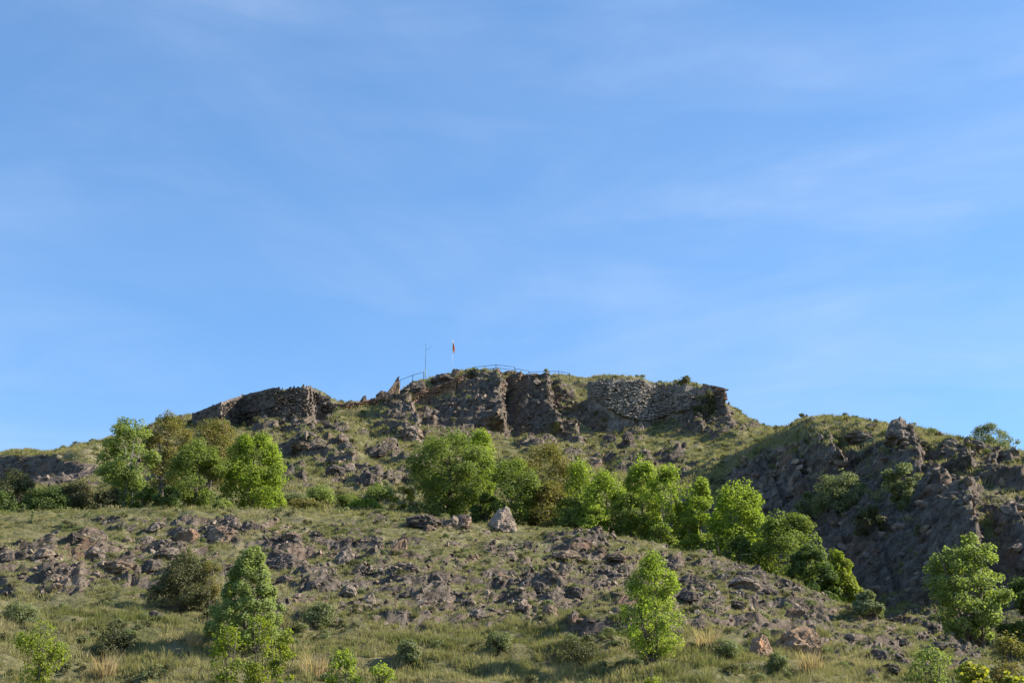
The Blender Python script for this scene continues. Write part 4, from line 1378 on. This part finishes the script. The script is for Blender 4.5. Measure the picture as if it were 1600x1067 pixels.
tree(1078, 590, 50, 218, 'scrub', 'dome', 'ivy like scrub crowning the right part of the ruined wall', 'bush', 'bush', n_clump=50, per=60, leaf=.25, foot=0, stems=3)
tree(1110, 602, 40, 214, 'scrub', 'dome', 'scrub spilling down beside the corner parapet', 'bush', 'bush', n_clump=40, per=60, leaf=.25, foot=0, stems=3)

# front slope
tree(1022, 862, 126, 60, 'bright', 'wild', 'bright green young tree standing alone on the lower front slope', n_clump=220, per=52, leaf=.085, foot=.03, clump=.11, stems=5, thick=.04, gaps=.9, limbs=90, vb=1034, zs=1.0, rbs=.6, hollow=.15)
tree(385, 853, 124, 57, 'silver', 'cone', 'silvery green cone shaped tree at the lower left', n_clump=400, per=80, leaf=.070, foot=.0, clump=.075, stems=3, thick=.06, gaps=-.3, hollow=.45, zs=1.2, rbs=.36, limbs=60, elong=1.3, vb=1012)
tree(285, 868, 112, 73, 'scrub', 'dome', 'dark round bush left of the silvery cone tree', 'bush', 'bush', n_clump=150, per=120, leaf=.075, foot=0, clump=.12, stems=6, hollow=.6, vb=952)
tree(325, 878, 60, 75, 'olive', 'open', 'thin olive twigs fringing the right of the dark round bush', 'bush', 'bush', n_clump=60, per=60, leaf=.06, foot=.1, clump=.14, stems=6, gaps=.6, vb=948)
FR = [(88, 966, 90, 46, 'lime', 'open', 'yellow green sapling at the bottom left corner', 'sapling', .085, 70),
      (372, 972, 70, 46, 'lime', 'open', 'lime sapling in front of the left foot of the silvery cone tree', 'sapling', .085, 60),
      (418, 958, 70, 47, 'lime', 'round', 'tallest lime sapling in front of the silvery cone tree', 'sapling', .085, 70),
      (458, 978, 52, 46, 'lime', 'open', 'lime sapling right of the silvery cone tree', 'sapling', .085, 50),
      (545, 1012, 70, 45, 'bright', 'open', 'bright leafy sapling at the bottom, right of the lime saplings', 'sapling', .08, 60),
      (602, 1030, 60, 45, 'bright', 'open', 'low bright sapling at the bottom near the centre', 'sapling', .08, 40),
      (1005, 1036, 50, 46, 'lime', 'open', 'small lime sapling below the bright young tree', 'sapling', .075, 40),
      (1432, 1008, 80, 46, 'ash', 'open', 'thin pale green sapling at the bottom right', 'sapling', .08, 70),
      (1548, 990, 80, 46, 'olive', 'round', 'yellow green bush at the bottom right, left of the corner', 'bush', .085, 90),
      (1596, 996, 60, 47, 'olive', 'round', 'yellow green bush in the bottom right corner', 'bush', .085, 70)]
for (u, vt, w, rr_, m_, pf, lab, ct, lf, nc) in FR:
    tree(u, vt, w, rr_, m_, pf, lab, ct, ct, n_clump=nc, per=34, leaf=lf, foot=.06, clump=.20, hollow=.1, stems=4, thick=.02, gaps=.5, limbs=30)
for (u, vt, w, lab) in [(1490, 1036, 90, 'nearest yellow leafed bush cut by the bottom edge at the right'), (1560, 1046, 80, 'smaller near yellow leafed bush beside the bottom right corner')]:
    tree(u, vt - 8, w * 1.15, 28, 'yellow', 'dome', lab, 'bush', 'bush', n_clump=110, per=30, leaf=.11, rbs=.6, foot=.3, clump=.14, stems=4, thick=.02, gaps=.4)
# low scrub on the bench
for (u, vt, w, rr_, m_, lab) in [(178, 985, 90, 55, 'scrub', 'dark low bush on the grass bench left of the silvery cone tree'), 
                                 (640, 1012, 50, 52, 'sage', 'grey green shrub at the bottom left of centre'),
                                 (900, 1000, 90, 56, 'scrub', 'dark low bush in the shadow of the bright young tree'), 
                                 (1130, 1000, 70, 55, 'sage', 'soft grey green shrub right of the straw coloured tussock'), (500, 948, 60, 62, 'sage', 'tall pale grass shrub above the bright leafy sapling'),
                                 (30, 945, 70, 60, 'sage', 'pale shrub at the left edge above the corner sapling'),
                                 (780, 995, 60, 57, 'sage', 'sage shrub on the lower slope left of the shaded hollow'), (1215, 1035, 50, 51, 'sage', 'low sage shrub below the leaning orange slab')]:
    tree(u, vt, w, rr_, m_, 'dome', lab, 'shrub', 'shrub', vb=min(vt + w * 0.42, 1064), n_clump=70, per=60, leaf=.05, foot=0, clump=.17, hollow=.1, stems=7, thick=.015, gaps=.45, elong=1.5)

# ---------------------------------------------------------------- grass, tussocks, loose stones
def grass_material(name, c1, c2, c3):
    t = NT(name)
    a = t.attr('tint')
    p = t.pos()
    oi = t.new('ShaderNodeObjectInfo')
    n = t.noise(p, 0.13, 5, 0.65)
    col = t.mix(t.rng(n, 0.36, 0.64), c1, c2)
    col = t.mix(t.math('MULTIPLY', t.rng(t.noise(p, 0.5, 5, 0.65), 0.45, 0.65), 0.75), col, c3)
    col = t.mix(t.math('MULTIPLY', oi.outputs['Random'], 0.35), col, c1)
    d = t.new('ShaderNodeBsdfDiffuse'); t.put(d.inputs['Color'], col)
    tr = t.new('ShaderNodeBsdfTranslucent'); t.put(tr.inputs['Color'], t.mix(1.0, col, (1.3, 1.35, 0.8), 'MULTIPLY'))
    ms = t.new('ShaderNodeMixShader'); ms.inputs[0].default_value = 0.35
    t.l.new(d.outputs[0], ms.inputs[1]); t.l.new(tr.outputs[0], ms.inputs[2])
    return t.done(ms.outputs[0])


M_GRASS = grass_material('meadow_grass', (0.152, 0.158, 0.064), (0.262, 0.238, 0.128), (0.36, 0.30, 0.20))
M_STRAW = grass_material('straw_grass', (0.42, 0.33, 0.20), (0.36, 0.27, 0.16), (0.30, 0.20, 0.12))


def tuft_mesh(seed, blades, h, spread, width, mat, name='tuft'):
    rs = np.random.RandomState(seed)
    V, Fq = [], []
    for i in range(blades):
        a = rs.uniform(0, 2 * math.pi); q = rs.uniform(0, spread)
        b0 = np.array([math.cos(a) * q, math.sin(a) * q, -0.05])
        lean_ = np.array([math.cos(a), math.sin(a), 0]) * rs.uniform(0.1, 0.7) * h + rs.normal(0, .12 * h, 3) * [1, 1, 0]
        hh_ = h * rs.uniform(0.5, 1.15)
        w = np.array([-math.sin(a + rs.normal(0, .8)), math.cos(a + rs.normal(0, .8)), 0]) * width
        m = b0 + lean_ * 0.35 + np.array([0, 0, hh_ * 0.6])
        t_ = b0 + lean_ + np.array([0, 0, hh_])
        k = len(V)
        V += [b0 - w, b0 + w, m + w * .7, m - w * .7, t_]
        Fq += [(k, k + 1, k + 2, k + 3), (k + 3, k + 2, k + 4, k + 4)]
    bm = bmesh.new()
    vs = [bm.verts.new(v) for v in V]
    for f in Fq:
        bm.faces.new([vs[j] for j in dict.fromkeys(f)])
    me = bpy.data.meshes.new(name); bm.to_mesh(me); bm.free()
    me.materials.append(mat)
    return me


def scatter(name, label, P_, scl, protos, seed, tilt=0.15, aniso=None):
    """one object: real copies of the proto meshes standing on the hill through geometry nodes"""
    n = len(P_)
    rs = np.random.RandomState(seed)
    me = bpy.data.meshes.new(name)
    me.vertices.add(n); me.vertices.foreach_set('co', np.ascontiguousarray(P_, np.float32).ravel())
    a = me.attributes.new('rot', 'FLOAT_VECTOR', 'POINT')
    rot = np.stack([rs.normal(0, tilt, n), rs.normal(0, tilt, n), rs.uniform(0, 6.283, n) if aniso is None else rs.normal(0, aniso, n)], -1)
    a.data.foreach_set('vector', rot.astype(np.float32).ravel())
    a = me.attributes.new('scl', 'FLOAT', 'POINT'); a.data.foreach_set('value', scl.astype(np.float32))
    a = me.attributes.new('pick', 'INT', 'POINT'); a.data.foreach_set('value', rs.randint(0, len(protos), n).astype(np.int32))
    o = obj(name, me)
    pc = bpy.data.collections.new(name + ' sources')
    for i, m in enumerate(protos):
        pc.objects.link(bpy.data.objects.new(name + ' source %02d' % i, m))
    ng = bpy.data.node_groups.new(name + ' scatter', 'GeometryNodeTree')
    ng.interface.new_socket('Geometry', in_out='INPUT', socket_type='NodeSocketGeometry')
    ng.interface.new_socket('Geometry', in_out='OUTPUT', socket_type='NodeSocketGeometry')
    N = ng.nodes
    gi = N.new('NodeGroupInput'); go = N.new('NodeGroupOutput')
    ci = N.new('GeometryNodeCollectionInfo'); ci.inputs['Collection'].default_value = pc
    ci.inputs['Separate Children'].default_value = True; ci.inputs['Reset Children'].default_value = True
    ip = N.new('GeometryNodeInstanceOnPoints'); ip.inputs['Pick Instance'].default_value = True

    def na(nm, ty):
        x = N.new('GeometryNodeInputNamedAttribute'); x.data_type = ty; x.inputs['Name'].default_value = nm
        return x.outputs[0]
    L = ng.links
    L.new(gi.outputs[0], ip.inputs['Points']); L.new(ci.outputs[0], ip.inputs['Instance'])
    e2r = N.new('FunctionNodeEulerToRotation'); L.new(na('rot', 'FLOAT_VECTOR'), e2r.inputs[0])
    L.new(e2r.outputs[0], ip.inputs['Rotation'])
    L.new(na('scl', 'FLOAT'), ip.inputs['Scale']); L.new(na('pick', 'INT'), ip.inputs['Instance Index'])
    L.new(ip.outputs[0], go.inputs[0])
    md_ = o.modifiers.new('scatter', 'NODES'); md_.node_group = ng
    return tag(o, label, kind='stuff')


rs = np.random.RandomState(77)
rowr = RR
# surface area of each grid cell, so the scatter is even on the ground
A = np.linalg.norm(np.cross(du / 2, dv / 2), axis=2).ravel()
Rr = np.hypot(Q[:, 0], Q[:, 1])
vu, vv_, vd = proj(Q[:, 0], Q[:, 1], Q[:, 2])
inview = (vu > -150) & (vu < 1750) & (vv_ < 1180) & (Rr > 34)


def pick(weight, n):
    w = weight * inview
    w = w / w.sum()
    cdf = np.cumsum(w)
    i = np.searchsorted(cdf, rs.rand(n))
    i = np.clip(i, 0, len(w) - 1)
    p = Q[i].copy()
    # jitter inside the cell
    r1, r2 = rs.uniform(-.5, .5, (n, 1)), rs.uniform(-.5, .5, (n, 1))
    p += du.reshape(-1, 3)[i] / 2 * r1 + dv.reshape(-1, 3)[i] / 2 * r2
    return p, i


gw = sstep(0.38, 0.75, grass)
clumpn = sstep(-0.35, 0.35, perlin(Q, (1.6, 1.6, 1.6), 21))
# near grass
protos = [tuft_mesh(i, 18, 0.20, 0.18, 0.011, M_GRASS) for i in range(5)]
Pn, i = pick(A * gw * (0.3 + clumpn) * (Rr < 100) * (1 + 0.9 * (Rr < 62)), 66000)
sc = (0.45 + 0.5 * rs.rand(len(i))) * (0.55 + 0.75 * clumpn[i]) * (1 + 0.35 * sstep(64, 54, Rr[i]))
scatter('grass', 'short mixed grass and dry stalks covering the front slope', Pn, sc, protos, 1)
protos = [tuft_mesh(20 + i, 16, 0.42, 0.40, 0.028, M_GRASS) for i in range(4)]
Pf, i = pick(A * gw * (0.3 + clumpn) * (Rr > 96) * (Rr < 235), 60000)
sc = 0.45 + 0.7 * rs.rand(len(i))
scatter('grass', 'tufted grass on the ledges and meadows of the upper hill', Pf, sc, protos, 2)
# tall tussocks low down
protos = [tuft_mesh(40 + i, 60, 0.60, 0.22, 0.010, M_GRASS) for i in range(3)]
Pt, i = pick(A * gw * (Rr < 64) * sstep(-0.1, 0.5, perlin(Q, (3.5, 2.5, 2.5), 22)), 800)
scatter('tall_grass', 'taller grass tussocks on the bench at the foot of the slope', Pt, 0.4 + 0.6 * rs.rand(len(i)), protos, 3)

# loose stones
sp = []
for s in range(6):
    m = bpy.data.meshes.new('stone')
    bm = bmesh.new(); bmesh.ops.create_icosphere(bm, subdivisions=2, radius=1.0)
    r_ = np.random.RandomState(300 + s)
    v = np.array([x.co[:] for x in bm.verts])
    for k in range(9):
        n_ = r_.normal(size=3); n_ /= np.linalg.norm(n_)
        v -= np.maximum(v @ n_ - r_.uniform(.35, .75), 0)[:, None] * n_
    v *= r_.uniform(.6, 1.2, 3) * [1.2, 1, .75]
    for k, x in enumerate(bm.verts): x.co = v[k]
    bm.to_mesh(m); bm.free()
    m.materials.append([M_GREY, M_DARK, M_BROWN, M_GREY, M_LIGHT, M_DARK][s])
    sp.append(m)
rw_ = A * sstep(0.75, 0.35, grass)
Ps, i = pick(rw_ * (Rr < 100) * (0.2 + sstep(-0.2, 0.5, perlin(Q, (3, 3, 3), 23))), 15000)
sc = 0.04 + 0.20 * rs.rand(len(i)) ** 3.5
scatter('loose_stones', 'broken stones and rubble strewn over the front slope', Ps, sc, sp, 4, 0.5)
Ps, i = pick(rw_ * (Rr > 100) * (Rr < 230), 7000)
scatter('loose_stones', 'broken stones lying on the ledges of the upper hill', Ps, 0.10 + 0.55 * rs.rand(len(i)) ** 3, sp, 5, 0.5)

# cushions of low scrub
cu = []
for s in range(4):
    V, Fq, tint, cs_, _ = make_crown(700 + s, .30, .22, .03, 'dome', 14, 26, .05, .14, elong=1.3)
    cu.append(mesh_np('cushion', V, Fq, LEAF['scrub' if s % 2 else 'sage'], False, {'tint': tint}))
Pc, i = pick(A * (Rr < 100) * (1 + (Rr < 60)) * sstep(0.2, 0.6, grass) * sstep(0.0, 0.4, perlin(Q, (2.5, 2.5, 2.5), 24)), 2600)
scatter('heath', 'low cushions of heath and thyme between the rocks of the front slope', Pc, 0.3 + 0.8 * rs.rand(len(i)) ** 2, cu, 6)
Pc, i = pick(A * (Rr > 100) * (Rr < 232) * (0.12 + sstep(0.15, 0.5, grass)), 4600)
scatter('heath', 'dark low scrub dotted over the upper hill', Pc, 0.6 + 1.7 * rs.rand(len(i)) ** 3, cu, 7)

# straw tussocks that stand out
for (u, v, s, lab) in [(1108, 1018, 1.3, 'straw coloured grass tussock right of the bright young tree'), (1268, 1052, 1.25, 'reddish straw tussock at the bottom under the split orange boulder'),
                       (165, 1060, 1.2, 'bleached straw tussock at the bottom beside the corner sapling'), (300, 1008, 0.8, 'small pale tussock on the bench left of the silvery cone tree'),
                       (492, 1058, 1.2, 'bleached tussock right of the lime saplings at the bottom'), (1062, 1022, 0.9, 'smaller straw tussock just right of the bright young tree foot')]:
    loc, _ = at(u, v)
    o = obj('grass_tussock', tuft_mesh(int(u), 150, 0.8, 0.32, 0.011, M_STRAW, 'grass_tussock'), None, loc)
    o.scale = (s, s, s)
    tag(o, lab, 'tussock', 'dry grass tussocks on the lower slope')

# mullein spike on the left ridge
loc, _ = at(50, 817)
t = empty('mullein_plant', loc); tag(t, 'single tall pale flower spike before the black bushes at the left', 'plant')
k = px(loc)
obj('stem', tubes_mesh('stem', [tube([(0, 0, -.1), (.02, 0, 12 * k), (0, 0, 22 * k)], [.03, .025, .012])], LEAF['lime']), t)
V = leaf_quads(np.random.RandomState(3), np.random.RandomState(4).normal(size=(90, 3)) * [.05, .05, .001] + np.stack([np.zeros(90), np.zeros(90), np.random.RandomState(5).uniform(2 * k, 21 * k, 90)], -1), np.array([[0, 0, .5]]), .10, 1.0)
obj('flower_spike', mesh_np('flower_spike', V, np.arange(360).reshape(90, 4), LEAF['sage'], False, {'tint': np.ones(360)}), t)
